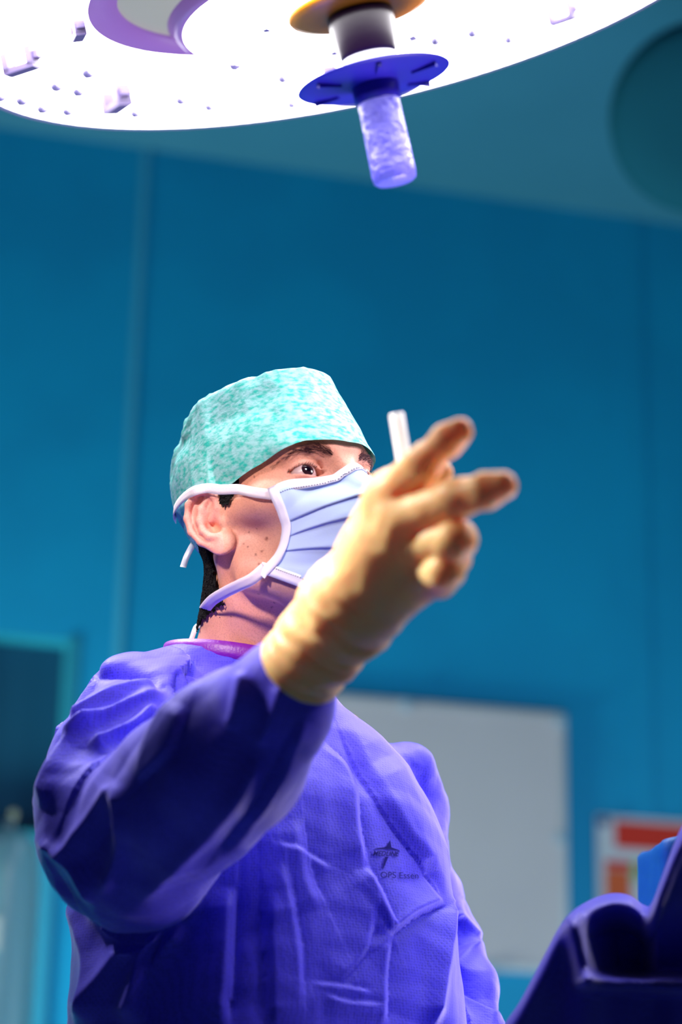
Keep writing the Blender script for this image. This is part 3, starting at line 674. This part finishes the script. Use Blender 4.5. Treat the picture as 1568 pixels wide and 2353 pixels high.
strap('neck_strap', [(mc1[0]+8, mc1[1]-6, mc1[2]-.002), (580, 1330, 1.852), (550, 1345, 1.860), (518, 1361, 1.880), (490, 1378, 1.905), (474, 1395, 1.93), (468, 1404, 1.96)], 26, .004)
# cap ties
def flat_tie(name, pts, w_, m, par):
    c = catmull(pts, 6); t = np.gradient(c, axis=0); t /= np.linalg.norm(t, axis=1)[:, None]; nor = np.tile(nrm(CAM-c[0])+np.array([-.3, 0, .1]), (len(c), 1)); nor -= t*(nor*t).sum(1)[:, None]; nor /= np.linalg.norm(nor, axis=1)[:, None]
    V, F = ribbon_vf(c, np.cross(t, nor), w_, nor, .0008); return link_mesh(name, pyd(name, V, F), m, par)
th_ = hit(hb2, 446, 1252); td = proj(th_)[2] if th_ is not None else 1.98
flat_tie('tie', [P(446, 1248, td+.004), P(438, 1262, td+.006), P(428, 1282, td+.004), P(421, 1303, td)], .0028, M['white'], cap)
# ------------------------------------------------------------------ gown
prof_z = np.array([-1.2, -.9, -.45, -.28, -.14, -.06, -.02, .015, .045, .07, .09])
prof_a = np.array([.28, .25, .19, .178, .180, .185, .176, .142, .092, .076, .072])
prof_b = np.array([.21, .19, .150, .142, .130, .118, .108, .102, .092, .080, .072])
DW = nrm(P(280, 1950, 1.7)-P(690, 1530, 1.7)); PXW = lambda al, pe: (690-.70*al+.716*pe, 1530+.716*al+.70*pe)
FA = []
for al, pe, rp, dd in ((-8, 0, 88, 1.597), (85, 14, 128, 1.612), (245, 15, 182, 1.648), (400, 26, 182, 1.690), (560, 22, 186, 1.735)):
    FA.append((P(*PXW(al, pe), dd), rp/FPX*dd))
SH = P(303, 1672, 1.885)
def torso_sdf(x, y, z):
    u = (x-TO[0])*TL[0]+(y-TO[1])*TL[1]; v = (x-TO[0])*TF[0]+(y-TO[1])*TF[1]
    zz = z-ZS-(-.12*u)-np.float32(0); u = u+np.float32(.018)*sstep(.02, .07, zz)-np.float32(.020)*sstep(-.05, -.20, zz)
    a = np.interp(zz, prof_z, prof_a).astype(np.float32); b = np.interp(zz, prof_z, prof_b).astype(np.float32); vv = v-np.interp(zz, [-.3, -.05, .05], [.005, .0, -.02]).astype(np.float32)
    r = (np.abs(u/a)**2.5+np.abs(vv/b)**2.3)**(1/2.4); d = (r-1)*np.minimum(a, b)
    return np.maximum(d, zz+.12*vv-.070)
def gown_parts(x, y, z):
    t = torso_sdf(x, y, z)
    ua = cone(x, y, z, SH, P(272, 1770, 1.835), .057, .058); ua = smin(ua, cone(x, y, z, P(272, 1770, 1.835), P(270, 1925, 1.765), .058, .068), .02)
    ua = smin(ua, cone(x, y, z, P(264, 1580, 1.88), P(360, 1580, 1.905), .020, .022), np.float32(.03))
    fa = None
    for (p, r), (q, s) in zip(FA[:-1], FA[1:]):
        c = cone(x, y, z, p, q, r, s); fa = c if fa is None else smin(fa, c, .012)
    la = None
    for ch, kk in (([(P(720, 1735, 1.99), .036), (P(932, 1774, 2.06), .021), (P(952, 1900, 2.07), .031), (P(985, 2050, 2.08), .022)], .02),
               ([(P(985, 2070, 2.10), .034), (P(1045, 2185, 2.08), .022), (P(1078, 2290, 2.04), .030), (P(1100, 2420, 1.97), .030)], .015)):
        for (p, r), (q, s_) in zip(ch[:-1], ch[1:]):
            c = cone(x, y, z, p, q, r, s_); la = c if la is None else smin(la, c, kk)
    return t, ua, fa, la
def gown_sdf(x, y, z):
    t, ua, fa, la = gown_parts(x, y, z)
    d = smin(t, ua, .035); d = smin(d, la, .022); d = smin(d, fa, .008)
    # cut at the cuff
    ct = (x-FA[0][0][0])*(-DW[0])+(y-FA[0][0][1])*(-DW[1])+(z-FA[0][0][2])*(-DW[2])
    near = (np.sqrt((x-FA[0][0][0])**2+(y-FA[0][0][1])**2+(z-FA[0][0][2])**2) < .12)
    return np.where(near, np.maximum(d, ct-.02), d)
h = .004; lo, hi = (-.47, 1.50, 1.20), (.34, 2.36, 1.68)
X, Y, Z = grid(lo, hi, h); Vg, Fg = nets(gown_sdf(X, Y, Z), lo, h)
h = .012; lo, hi = (-.5, 1.4, .40), (.5, 2.5, 1.215)
X, Y, Z = grid(lo, hi, h); Vl, Fl = nets(gown_sdf(X, Y, Z), lo, h)
ctr = Vl[Fl].mean(1); Fl = Fl[(ctr[:, 2] > .41) & (ctr[:, 2] < 1.208)]
ctr = Vg[Fg].mean(1); Fg = Fg[ctr[:, 2] > 1.204]
me0 = np_mesh('g0', Vg, Fg); o0 = bpy.data.objects.new('g0', me0); col.objects.link(o0); md = o0.modifiers.new('s', 'SUBSURF'); md.levels = 1; md.render_levels = 1
bpy.context.view_layer.update(); ev = o0.evaluated_get(bpy.context.evaluated_depsgraph_get()); me1 = bpy.data.meshes.new_from_object(ev); bpy.data.objects.remove(o0)
Vg = verts_of(me1); Ng = normals_of(me1)
t, ua, fa, la = [np.asarray(q).ravel() for q in gown_parts(Vg[:, 0].astype(np.float32), Vg[:, 1].astype(np.float32), Vg[:, 2].astype(np.float32))]
reg = np.argmin(np.stack([t, ua, fa, la]), 0)
px, py, dp = proj(Vg); view = CAM-Vg; view /= np.linalg.norm(view, axis=1)[:, None]; front = (Ng*view).sum(1)
def seg_dist(poly):
    best = np.full(len(px), 1e9); sg = np.zeros(len(px)); tpar = np.zeros(len(px)); Lt = 0; tot = sum(math.dist(a, b) for a, b in zip(poly[:-1], poly[1:]))
    for a, b in zip(poly[:-1], poly[1:]):
        ax, ay = a; bx, by = b; dx, dy = bx-ax, by-ay; l2 = dx*dx+dy*dy; tt = np.clip(((px-ax)*dx+(py-ay)*dy)/l2, 0, 1)
        ex, ey = px-ax-tt*dx, py-ay-tt*dy; d = np.hypot(ex, ey); m = d < best
        best[m] = d[m]; sg[m] = np.sign(dx*ey-dy*ex)[m]; tpar[m] = ((Lt+tt*math.sqrt(l2))/tot)[m]; Lt += math.sqrt(l2)
    return best, sg, tpar
CREASES = [
 ([(752, 1700), (806, 1755), (826, 1810), (832, 1900), (848, 1990)], 26, .007, 's', [0, 3]),
 ([(1015, 2075), (960, 1990), (900, 1905), (832, 1780), (782, 1665)], 34, .007, 's', [0, 3]),
 ([(848, 1990), (882, 2060), (908, 2140)], 22, .006, 's', [0, 3]), ([(1018, 2082), (960, 2108), (900, 2152)], 26, .011, 's', [0, 3]),
 ([(905, 2150), (895, 2240), (890, 2360)], 24, .006, 's', [0, 3]), ([(1034, 2060), (1015, 2180), (985, 2360)], 20, .010, 'r', [0, 3]),
 ([(1036, 2095), (1075, 2135), (1098, 2165)], 14, .007, 'r', [3]), ([(1098, 2165), (1075, 2200), (1050, 2245)], 14, .006, 'r', [3]), ([(1005, 2262), (1080, 2290), (1165, 2325)], 16, .008, 's', [3]),
 ([(612, 2360), (606, 2200), (600, 2050)], 30, .006, 's', [0]), ([(655, 1985), (690, 2150), (700, 2300)], 24, .004, 's', [0]), ([(632, 1935), (700, 1952), (765, 1990)], 16, .003, 's', [0]), 
 ([(865, 2060), (845, 2180), (780, 2265)], 20, .003, 's', [0]), ([(720, 2256), (780, 2262), (850, 2276)], 9, .0024, 's', [0]), ([(748, 2284), (800, 2300), (872, 2306)], 9, .0024, 's', [0]),
 ([(545, 2040), (540, 2200), (525, 2360)], 34, .010, 's', [0]), ([(380, 2110), (350, 2240), (335, 2360)], 26, .012, 's', [0]),
 ([(330, 2150), (250, 2260), (190, 2360)], 34, .012, 'r', [0]), ([(420, 2120), (340, 2250), (290, 2360)], 26, .008, 'r', [0]), ([(150, 2060), (210, 2200), (225, 2360)], 20, .006, 'r', [0]),
 ([(880, 1745), (925, 1850), (985, 2010)], 44, .006, 'r', [0, 3]), ([(700, 1880), (715, 1990), (750, 2080)], 40, .005, 's', [0]),
 ([(310, 1520), (380, 1498), (440, 1530)], 12, .005, 's', [0]), ([(370, 1500), (410, 1540), (440, 1590)], 10, .005, 's', [0]), ([(300, 1560), (380, 1545), (460, 1555)], 12, .005, 's', [0]),
 ([(195, 1535), (300, 1552), (375, 1605)], 12, -.010, 'r', [0, 1]), ([(150, 1660), (250, 1610), (375, 1590)], 16, .011, 'r', [1]),
 ([(150, 1720), (250, 1655), (360, 1612)], 12, .010, 'r', [1]), ([(210, 1735), (300, 1690), (350, 1640)], 12, .010, 'r', [1]), ([(95, 1860), (170, 1730), (235, 1650)], 14, .010, 'r', [1]),
 ([(215, 1525), (170, 1620), (120, 1740)], 10, -.006, 'r', [1]), ([(135, 1985), (190, 1900), (260, 1790)], 20, .008, 'r', [1, 2]), ([(90, 1930), (150, 1980), (210, 2080)], 16, .007, 'r', [1, 2]),
 ([(230, 2060), (270, 1950), (265, 1800)], 20, .008, 'r', [1, 2]), ([(320, 2080), (430, 1960), (530, 1850), (610, 1720)], 24, .008, 'r', [2]), ([(560, 1540), (545, 1610), (520, 1680)], 20, .007, 'r', [2]),
 ([(650, 1570), (620, 1660), (590, 1720)], 18, .006, 'r', [2]), ([(430, 1620), (390, 1730), (330, 1800)], 20, .006, 's', [2]), ([(500, 1960), (600, 1830), (690, 1650)], 22, .008, 's', [2]),
]
disp = np.zeros(len(Vg))
for poly, wd, amp, typ, rg in CREASES:
    poly = [tuple(q) for q in (catmull(np.array(poly, float), 6) if len(poly) > 2 else poly)]
    d, s, tp = seg_dist(poly); m = np.isin(reg, rg) & (front > -.15); fade = np.clip(np.minimum(tp, 1-tp)*6+.15, 0, 1)
    if typ == 'r': k = np.exp(-(d/wd)**1.5)
    else: k = np.where(s > 0, 1, 0)*np.exp(-d/(wd*2.2))*sstep(0, wd*.8, d)-.35*np.where(s < 0, 1, 0)*np.exp(-d/(wd*.7))
    disp += np.where(m, amp*k*fade, 0)
q = Vg.copy()
def crumple(p, freq, seed, n=5, warp=.55):
    r = np.random.RandomState(seed); w = np.stack([noise(p*freq*.45+seed), noise(p*freq*.45+seed+40), noise(p*freq*.45+seed+80)], 1)*warp/freq; o = 0
    for i in range(n):
        d = nrm(r.normal(size=3)); t = (p+w) @ d*freq*r.uniform(.6, 1.5)+r.uniform(0, 9); o = o+np.abs((t % 2)-1)-.5
    return o/math.sqrt(n)*1.8
Tn = np.stack([q @ TL, q @ TF, q[:, 2]*.42], 1)
dt = .0042*crumple(Tn, 8, 1)+.0014*crumple(Tn, 22, 2)+.0005*crumple(q, 60, 3)
An = np.stack([(q @ DW)*.7, q @ nrm(np.cross(DW, FWD)), q @ FWD], 1)
da = .0075*crumple(An, 10, 4)+.003*crumple(An, 22, 5)+.0005*crumple(q, 55, 6)
du = .0080*crumple(q, 11, 7)+.0035*crumple(q, 26, 8)+.0006*crumple(q, 60, 9)
base = np.choose(reg, [dt, du, da, du])
cuffd = np.linalg.norm(Vg-FA[0][0], axis=1); base *= sstep(.02, .08, cuffd)
colr = np.linalg.norm(Vg-(NB+np.array([0, 0, -.02])), axis=1); base *= sstep(.05, .085, colr)
fz = sstep(1.205, 1.27, Vg[:, 2]); Vg = Vg+Ng*((base+disp)*fz)[:, None]; set_verts(me1, Vg)
me2 = np_mesh('g2', Vl, Fl)
import bmesh
bm = bmesh.new(); bm.from_mesh(me1); bm.from_mesh(me2); gme = bpy.data.meshes.new('gown'); bm.to_mesh(gme); bm.free()
gown = link_mesh('gown', gme, M['gown'], body); gown['label'] = 'creased royal blue disposable surgical gown'
for c in list(gme.materials)[1:]: pass
gb = BVHTree.FromPolygons([Vector(v) for v in Vg], [tuple(p.vertices) for p in me1.polygons])
# collar binding
cp = []; Cc = NB+np.array([0, 0, -.004])-TL*.018
for f in np.linspace(0, 2*PI, 60, endpoint=False):
    cp.append(Cc+TF*math.cos(f)*.070+TL*math.sin(f)*.072+np.array([0, 0, -.010*math.cos(f)+.004*abs(math.sin(f))]))
cp = np.array(cp); cp = np.vstack([cp, cp[:2]]); rad = cp-Cc; rad[:, 2] *= .3; rad /= np.linalg.norm(rad, axis=1)[:, None]; t = np.gradient(cp, axis=0); t /= np.linalg.norm(t, axis=1)[:, None]; wd_ = np.cross(t, rad)
V, F = ribbon_vf(cp, wd_, .0075, rad, .004); link_mesh('collar_binding', pyd('collar_binding', V, F), M['collar'], gown)
flat_tie('neck_tie', [P(462, 1435, 2.0), P(452, 1440, 2.0), P(446, 1452, 2.0), P(441, 1466, 1.995), P(435, 1482, 1.99)], .0022, M['white'], gown)
# printed logo
def text_mesh(body_, size, shear=0.0, bold=0.0, sx=1.0):
    cu = bpy.data.curves.new('t', 'FONT'); cu.body = body_; cu.size = size; cu.shear = shear; cu.offset = bold; cu.align_x = 'LEFT'; cu.fill_mode = 'FRONT' if hasattr(cu, 'fill_mode') else cu.fill_mode; cu.resolution_u = 4
    o = bpy.data.objects.new('t', cu); col.objects.link(o); bpy.context.view_layer.update(); m = bpy.data.meshes.new_from_object(o.evaluated_get(bpy.context.evaluated_depsgraph_get())); bpy.data.objects.remove(o)
    return verts_of(m), [tuple(p.vertices) for p in m.polygons]
def print_on(name, parts):
    mbx = MB()
    for V, F in parts:
        Q = []
        for x, y in V:
            p = hit(gb, x, y); p = p if p is not None else P(x, y, 2.0); Q.append(p+(CAM-p)/np.linalg.norm(CAM-p)*.0022)
        mbx.add(Q, F)
    return mbx.build(name, M['logo'], gown, False)
def fit_text(s, x0, y0, x1, y1, shear=0.0, bold=0.0, skew=0.0):
    V, F = text_mesh(s, 1.0, shear, bold); a, b = V.min(0), V.max(0); out = []
    for v in V:
        fx = (v[0]-a[0])/(b[0]-a[0]); fy = (v[1]-a[1])/(b[1]-a[1]); out.append((x0+fx*(x1-x0), y1+(y0-y1)*fy+skew*fx))
    return out, F
print_on('printed_logo', [fit_text('MEDLINE', 857, 1955, 919, 1966, .35, .03, 1.5),
    ([(897, 1930), (900, 1947), (919, 1954), (918, 1956), (894, 1951.5), (862, 1951.5), (861, 1950), (888, 1946)], [tuple(range(8))]),
    ([(885, 1969), (893, 1969), (881, 1997), (879, 1996)], [(0, 1, 2, 3)])])
print_on('printed_lettering', [fit_text('OPS Essen', 875, 2003, 962, 2017, 0, 0, 2.0)])
# ------------------------------------------------------------------ glove
def px_r(rp, d): return rp/FPX*d
G = dict(cuff=P(688, 1538, 1.594), w0=P(745, 1470, 1.575), w1=P(802, 1395, 1.553))
MCP = [P(893, 1140, 1.500), P(930, 1192, 1.487), P(955, 1250, 1.492), P(958, 1308, 1.508)]
FNG = [[(MCP[0], .0150), (P(975, 1063, 1.462), .0112), (P(1030, 1011, 1.450), .0102), (P(1056, 991, 1.445), .0086)],
       [(MCP[1], .0155), (P(1050, 1146, 1.445), .0122), (P(1118, 1128, 1.428), .0112), (P(1155, 1117, 1.422), .0092)],
       [(MCP[2], .0150), (P(1050, 1240, 1.448), .0122), (P(1042, 1282, 1.487), .0110), (P(1002, 1292, 1.512), .0098)],
       [(MCP[3], .0140), (P(1026, 1312, 1.462), .0112), (P(1012, 1338, 1.494), .0100), (P(985, 1340, 1.514), .0090)]]
THB = [(P(835, 1320, 1.575), .020), (P(905, 1222, 1.592), .0155), (P(968, 1135, 1.590), .0125), (P(1005, 1088, 1.578), .0110)]
def glove_sdf(x, y, z):
    d = cone(x, y, z, G['cuff'], G['w0'], .0310, .0262)
    d = smin(d, cone(x, y, z, G['w0'], G['w1'], .0262, .0245), .02)
    for k, f in enumerate(FNG):
        d = smin(d, cone(x, y, z, G['w1'], f[0][0], .0215, f[0][1]), .022)
    d = smin(d, ell_pt(x, y, z, P(895, 1262, 1.525), .026), .02)
    d = smin(d, cone(x, y, z, P(815, 1412, 1.553), P(930, 1340, 1.52), .018, .016), .02)
    for f in FNG:
        for (p, r), (q, s) in zip(f[:-1], f[1:]): 
            pass
    fs = []
    for f in FNG:
        e = None
        for (p, r), (q, s) in zip(f[:-1], f[1:]):
            c = cone(x, y, z, p, q, r, s); e = c if e is None else smin(e, c, .005)
        fs.append(e)
    fm = smin(smin(fs[0], fs[1], .003), smin(fs[2], fs[3], .004), .003)
    d = smin(d, fm, .009)
    e = None
    for (p, r), (q, s) in zip(THB[:-1], THB[1:]):
        c = cone(x, y, z, p, q, r, s); e = c if e is None else smin(e, c, .006)
    d = smin(d, e, .008)
    ax = nrm(G['cuff']-G['w0']); ct = (x-G['cuff'][0])*ax[0]+(y-G['cuff'][1])*ax[1]+(z-G['cuff'][2])*ax[2]
    return np.maximum(d, ct)
def ell_pt(x, y, z, c, r): return np.sqrt((x-c[0])**2+(y-c[1])**2+(z-c[2])**2)-np.float32(r)
allp = np.array([G['cuff']]+[p for f in FNG+[THB] for p, r in f]); lo = allp.min(0)-.05; hi = allp.max(0)+.05; h = .0016
X, Y, Z = grid(lo, hi, h); V, F = nets(glove_sdf(X, Y, Z), lo.astype(np.float32), h)
gm = np_mesh('glove', V, F); N_ = normals_of(gm); ax = nrm(G['w1']-G['cuff']); al = (V-G['cuff']) @ ax; LA = np.linalg.norm(G['w1']-G['cuff'])
qn = V+np.stack([noise(V*25+1), noise(V*25+9), noise(V*25+19)], 1)*.012
fold = ridged(np.stack([(qn @ ax)*70, (qn @ nrm(np.cross(ax, FWD)))*16, (qn @ FWD)*16], 1)); wgt = sstep(.0, .012, al)*sstep(LA+.045, LA-.01, al)
fine = ridged(qn*55+8)
hem = np.exp(-((al-.003)/.003)**2)*.0022
V = V+N_*(fold*.0032*wgt+fine*.0008*sstep(.02, .08, al)+hem)[:, None]; set_verts(gm, V)
glove = link_mesh('glove', gm, M['latex'], body); glove['label'] = 'cream latex surgical glove, index and middle fingers extended'
# pen held in the glove
a, b = P(911, 948, 1.556), P(984, 1388, 1.556); ax = nrm(b-a); ln = np.linalg.norm(b-a)
pen = empty('marker_pen', tuple(a)); tag(pen, 'slim white pen with dark tip held behind the gloved fingers', 'pen')
x_ = nrm(np.cross(ax, FWD)); PM = np.eye(4); PM[:3, 0] = x_; PM[:3, 1] = np.cross(ax, x_); PM[:3, 2] = ax
MB().add(*lathe([(0, 0), (.0046, .0003), (.0054, .002), (.0055, ln-.032), (.0050, ln-.028), (0, ln-.028)], 24), PM).build('barrel', M['white'], pen)
MB().add(*lathe([(0, ln-.030), (.0052, ln-.029), (.0055, ln-.014), (.004, ln-.002), (.002, ln), (0, ln)], 24), PM).build('tip', M['ink'], pen)
# shoes
for s in (-1, 1):
    c = TO+TL*.09*s; c = np.array([c[0], c[1], 0]); lo, hi, h = (-.06, -.12, -.005), (.06, .21, .12), .008
    X, Y, Z = grid(lo, hi, h); d = np.maximum(smin(ell(X, Y-.05, Z-.03, .048, .14, .05), ell(X, Y+.02, Z-.06, .045, .06, .05), .02), .002-Z); V, F = nets(d, lo, h)
    V = np.stack([V[:, 0], V[:, 1], V[:, 2]], 1); Wd = c+V[:, :1]*TL+V[:, 1:2]*TF+np.array([0, 0, 1])*V[:, 2:]; link_mesh('clog', np_mesh('clog', Wd, F), M['shoe'], body)
# ------------------------------------------------------------------ drape
sil = catmull([(1140, 2400), (1165, 2352), (1200, 2300), (1250, 2205), (1298, 2118), (1345, 2078), (1400, 2057), (1445, 2060), (1478, 2082), (1500, 2078), (1530, 2000), (1570, 1902), (1640, 1790), (1720, 1740)], 9)
r1 = catmull([(1312, 2105), (1330, 2170), (1352, 2246)], 6); r2 = catmull([(1352, 2252), (1450, 2256), (1570, 2262), (1740, 2262)], 6)
def poly_d(x, y, pl):
    b, sg = 1e9, 1
    for (ax, ay), (bx, by) in zip(pl[:-1], pl[1:]):
        dx, dy = bx-ax, by-ay; t = max(0, min(1, ((x-ax)*dx+(y-ay)*dy)/(dx*dx+dy*dy))); ex, ey = x-ax-t*dx, y-ay-t*dy; d = math.hypot(ex, ey)
        if d < b: b = d; sg = 1 if dx*ey-dy*ex > 0 else -1
    return b, sg
NV = 70; V, F = [], []
sx_ = np.interp(np.linspace(0, 1, 150), np.linspace(0, 1, len(sil)), sil[:, 0]); sy_ = np.interp(np.linspace(0, 1, 150), np.linspace(0, 1, len(sil)), sil[:, 1])
for x, y0 in zip(sx_, sy_):
    V.append(P(x, y0+260, 1.90)); V.append(P(x, y0+60, 1.85)); V.append(P(x, y0+8, 1.79))
    for j in range(NV):
        y = y0+(2440-y0)*(j/(NV-1))**1.25; vpx = y-y0
        d = 1.685+(.028+.047*sstep(1270, 1350, x))*math.exp(-vpx/16)
        right = sstep(1470, 1520, x); d -= .05*right*sstep(2250, 2050, y)
        if y < 2262 and x > 1312:                                   # pocket between the two fold edges
            q = min(1, max(0, (x-1330)/90))*min(1, max(0, vpx-22)/60); k = sstep(2262, 2238, y); d += .055*q*k*(1-.5*right)
        b, sg = poly_d(x, y, r1); d -= .038*math.exp(-(b/21)**2)
        b, sg = poly_d(x, y, r2); d -= .030*math.exp(-(b/17)**2)
        d += .010*float(noise(np.array([[x*.011, y*.006, 3.3]]))[0])+.006*math.sin((x+.45*y)*.028)*sstep(0, 80, vpx)
        V.append(P(x, y, d))
    p = V[-1]; V.append(p+np.array([0, -.02, -.35])); V.append(np.array([p[0], p[1]-.03, .03]))
nc = NV+5
for i in range(149):
    for j in range(nc-1): F.append((i*nc+j, (i+1)*nc+j, (i+1)*nc+j+1, i*nc+j+1))
dr_ = link_mesh('surgical_drape', pyd('surgical_drape', V, F), M['drape'])
tag(dr_, 'dark blue surgical drape with sharp folds in the lower right corner', 'drape', kind='thing'); sd = dr_.modifiers.new('s', 'SOLIDIFY'); sd.thickness = .0012
# equipment under a light blue cover
cc_ = P(1572, 2030, 2.10); lo, hi, h = (cc_[0]-.09, cc_[1]-.08, .0), (cc_[0]+.09, cc_[1]+.08, cc_[2]+.09), .006
X, Y, Z = grid(lo, hi, h); ca_, sa_ = math.cos(.25), math.sin(.25); U_ = (X-cc_[0])*ca_+(Y-cc_[1])*sa_; V_ = -(X-cc_[0])*sa_+(Y-cc_[1])*ca_
tz = cc_[2]+.042+.22*U_; qx, qy = np.abs(U_)-.026, np.abs(V_)-.03
d = np.sqrt(np.maximum(qx, 0)**2+np.maximum(qy, 0)**2)+np.minimum(np.maximum(qx, qy), 0)-.010; d = smax(d, Z-tz, np.float32(.006)); d = np.maximum(d, .012-Z)
V, F = nets(d+0*X*Y*Z, lo, h); mc_ = np_mesh('covered_stand', V, F); N_ = normals_of(mc_); V = V+N_*(.0035*crumple(V*np.array([1, 1, .5]), 22, 12)+.0015*crumple(V, 50, 13))[:, None]; set_verts(mc_, V)
tag(link_mesh('covered_stand', mc_, M['lightblue']), 'upright stand wrapped in light blue cloth behind the dark drape', 'covered stand', kind='thing')
# film covered equipment at the left edge
ec = P(5, 2100, 3.9); eq = empty('equipment_stand', (ec[0], ec[1], 0)); tag(eq, 'medical stand under cloudy clear plastic film at the left edge', 'equipment', kind='thing')
V, F = lathe([(.06, .0), (.09, .02), (.085, .3), (.065, .9), (.060, ec[2]+.05), (.056, ec[2]+.115), (.040, ec[2]+.140), (.012, ec[2]+.152), (0, ec[2]+.153)], 48)
V = np.array(V); V[:, :2] *= (1+.10*noise(V*np.array([14, 14, 4]))[:, None]); MB().add(V, F).build('plastic_cover', M['film'], eq)
V, F = tube_vf([(0, 0, .01), (0, 0, ec[2]+.165)], .012, 12); MB().add(V, F).build('pole', M['steel'], eq)
V, F = lathe([(0, ec[2]+.188), (.006, ec[2]+.186), (.008, ec[2]+.178), (.006, ec[2]+.168), (0, ec[2]+.165)], 20); MB().add(V, F, np.array([[1, 0, 0, .008], [0, 1, 0, 0], [0, 0, 1, 0], [0, 0, 0, 1.]])).build('knob', basic('pale knob', (.22, .26, .18), .4), eq)
MB().add(*box_vf((-.004, -.070, ec[2]-.07), (.010, -.062, ec[2]-.015))).build('film_highlight', basic('pale film highlight', (.3, .38, .38), .5), eq, False)  # small pale box standing in for a soft highlight on the film
s3 = wall_s(93, 2100); z3 = wall(60, 1935)[2]
tag(MB().add(*box_vf((s3-.022, -.001, 0), (s3+.022, .010, z3)), WM).build('trim_3', basic('dark teal strip', (.0, .17, .30), .5), smooth=False), kind='structure')  # vertical strip in a darker teal than the wall
# ------------------------------------------------------------------ light
try: bpy.context.scene.cycles.max_bounces = 7
except Exception: pass
wd = bpy.data.worlds.new('world'); bpy.context.scene.world = wd; wd.use_nodes = True
wd.node_tree.nodes['Background'].inputs[0].default_value = (.62, .74, 1.0, 1); wd.node_tree.nodes['Background'].inputs[1].default_value = .028
def area(name, loc, target, size, power, c=(1, 1, 1), sy=None, spread=None):
    l = bpy.data.lights.new(name, 'AREA'); l.energy = power; l.color = c; l.size = size
    if sy: l.shape = 'RECTANGLE'; l.size_y = sy
    if spread: l.spread = spread
    o = bpy.data.objects.new(name, l); col.objects.link(o); o.location = tuple(loc); d = Vector(tuple(np.asarray(target)-np.asarray(loc))); o.rotation_euler = d.to_track_quat('-Z', 'Y').to_euler(); return o
def spot(name, loc, target, power, ang, c=(1, 1, 1), r=.12, blend=.5):
    l = bpy.data.lights.new(name, 'SPOT'); l.energy = power; l.color = c; l.spot_size = math.radians(ang); l.spot_blend = blend; l.shadow_soft_size = r
    o = bpy.data.objects.new(name, l); col.objects.link(o); o.location = tuple(loc); o.rotation_euler = Vector(tuple(np.asarray(target)-np.asarray(loc))).to_track_quat('-Z', 'Y').to_euler(); return o
area('wall_wash', (-1.7, 3.75, .7), wall(20, 1900), .7, 44, (.95, 1.0, .82), spread=math.radians(110))
area('wall_wash', (2.0, 3.2, 1.3), wall(1300, 1900), .8, 24, (.8, .97, .95))
area('wall_fill', (0, 2.6, .7), wall(784, 900), .8, 18, (.3, .7, .95))
area('back_rim_light', (-1.1, 2.75, CZ-.02), (-.1, 1.9, 1.5), .7, 16, (1, .96, 1.0), spread=math.radians(110))  # unseen area light added for rim light from behind left
area('back_rim_light', (1.25, 2.8, CZ-.02), (.1, 1.8, 1.45), .7, 30, (1, .93, .98), spread=math.radians(110))  # its counterpart behind right, also added and without a fitting
spot('glove_spot', (-1.35, 1.62, 2.45), P(835, 1270, 1.56), 520, 8.2, (1, .93, .84), .08, .4)  # unseen narrow spot added to light the glove alone
spot('shoulder_spot', (-1.0, 2.25, 2.75), P(290, 1570, 1.87), 190, 8, (1, .95, 1.0))  # unseen spot added to brighten the shoulder top
spot('neck_fill', (-1.0, -.2, 2.5), P(515, 1415, 1.9), 520, 6.8, (1, .84, .74), .1, 1.0)  # unseen warm fill added to lift the neck and cheek
spot('face_fill', (.70, .60, 2.9), h2w((.02, 0, .01)), 190, 9, (1, .95, .97))  # unseen narrow spot added to brighten mask, forehead and cap front
spot('key_lamp', (1.45, 1.7, 2.45), (-.02, 1.8, 1.5), 54, 40, (1, .95, 1.0), .22)
area('bounce_fill', (.85, 2.55, .95), P(760, 1600, 1.65), .6, 46, (1, .84, .97))  # unseen area light added in place of bounce from below; no table modelled
vs = bpy.context.scene.view_settings; vs.view_transform = 'Standard'; vs.look = 'None'; vs.exposure = 0.0; vs.gamma = 1.0; vs.use_curve_mapping = False
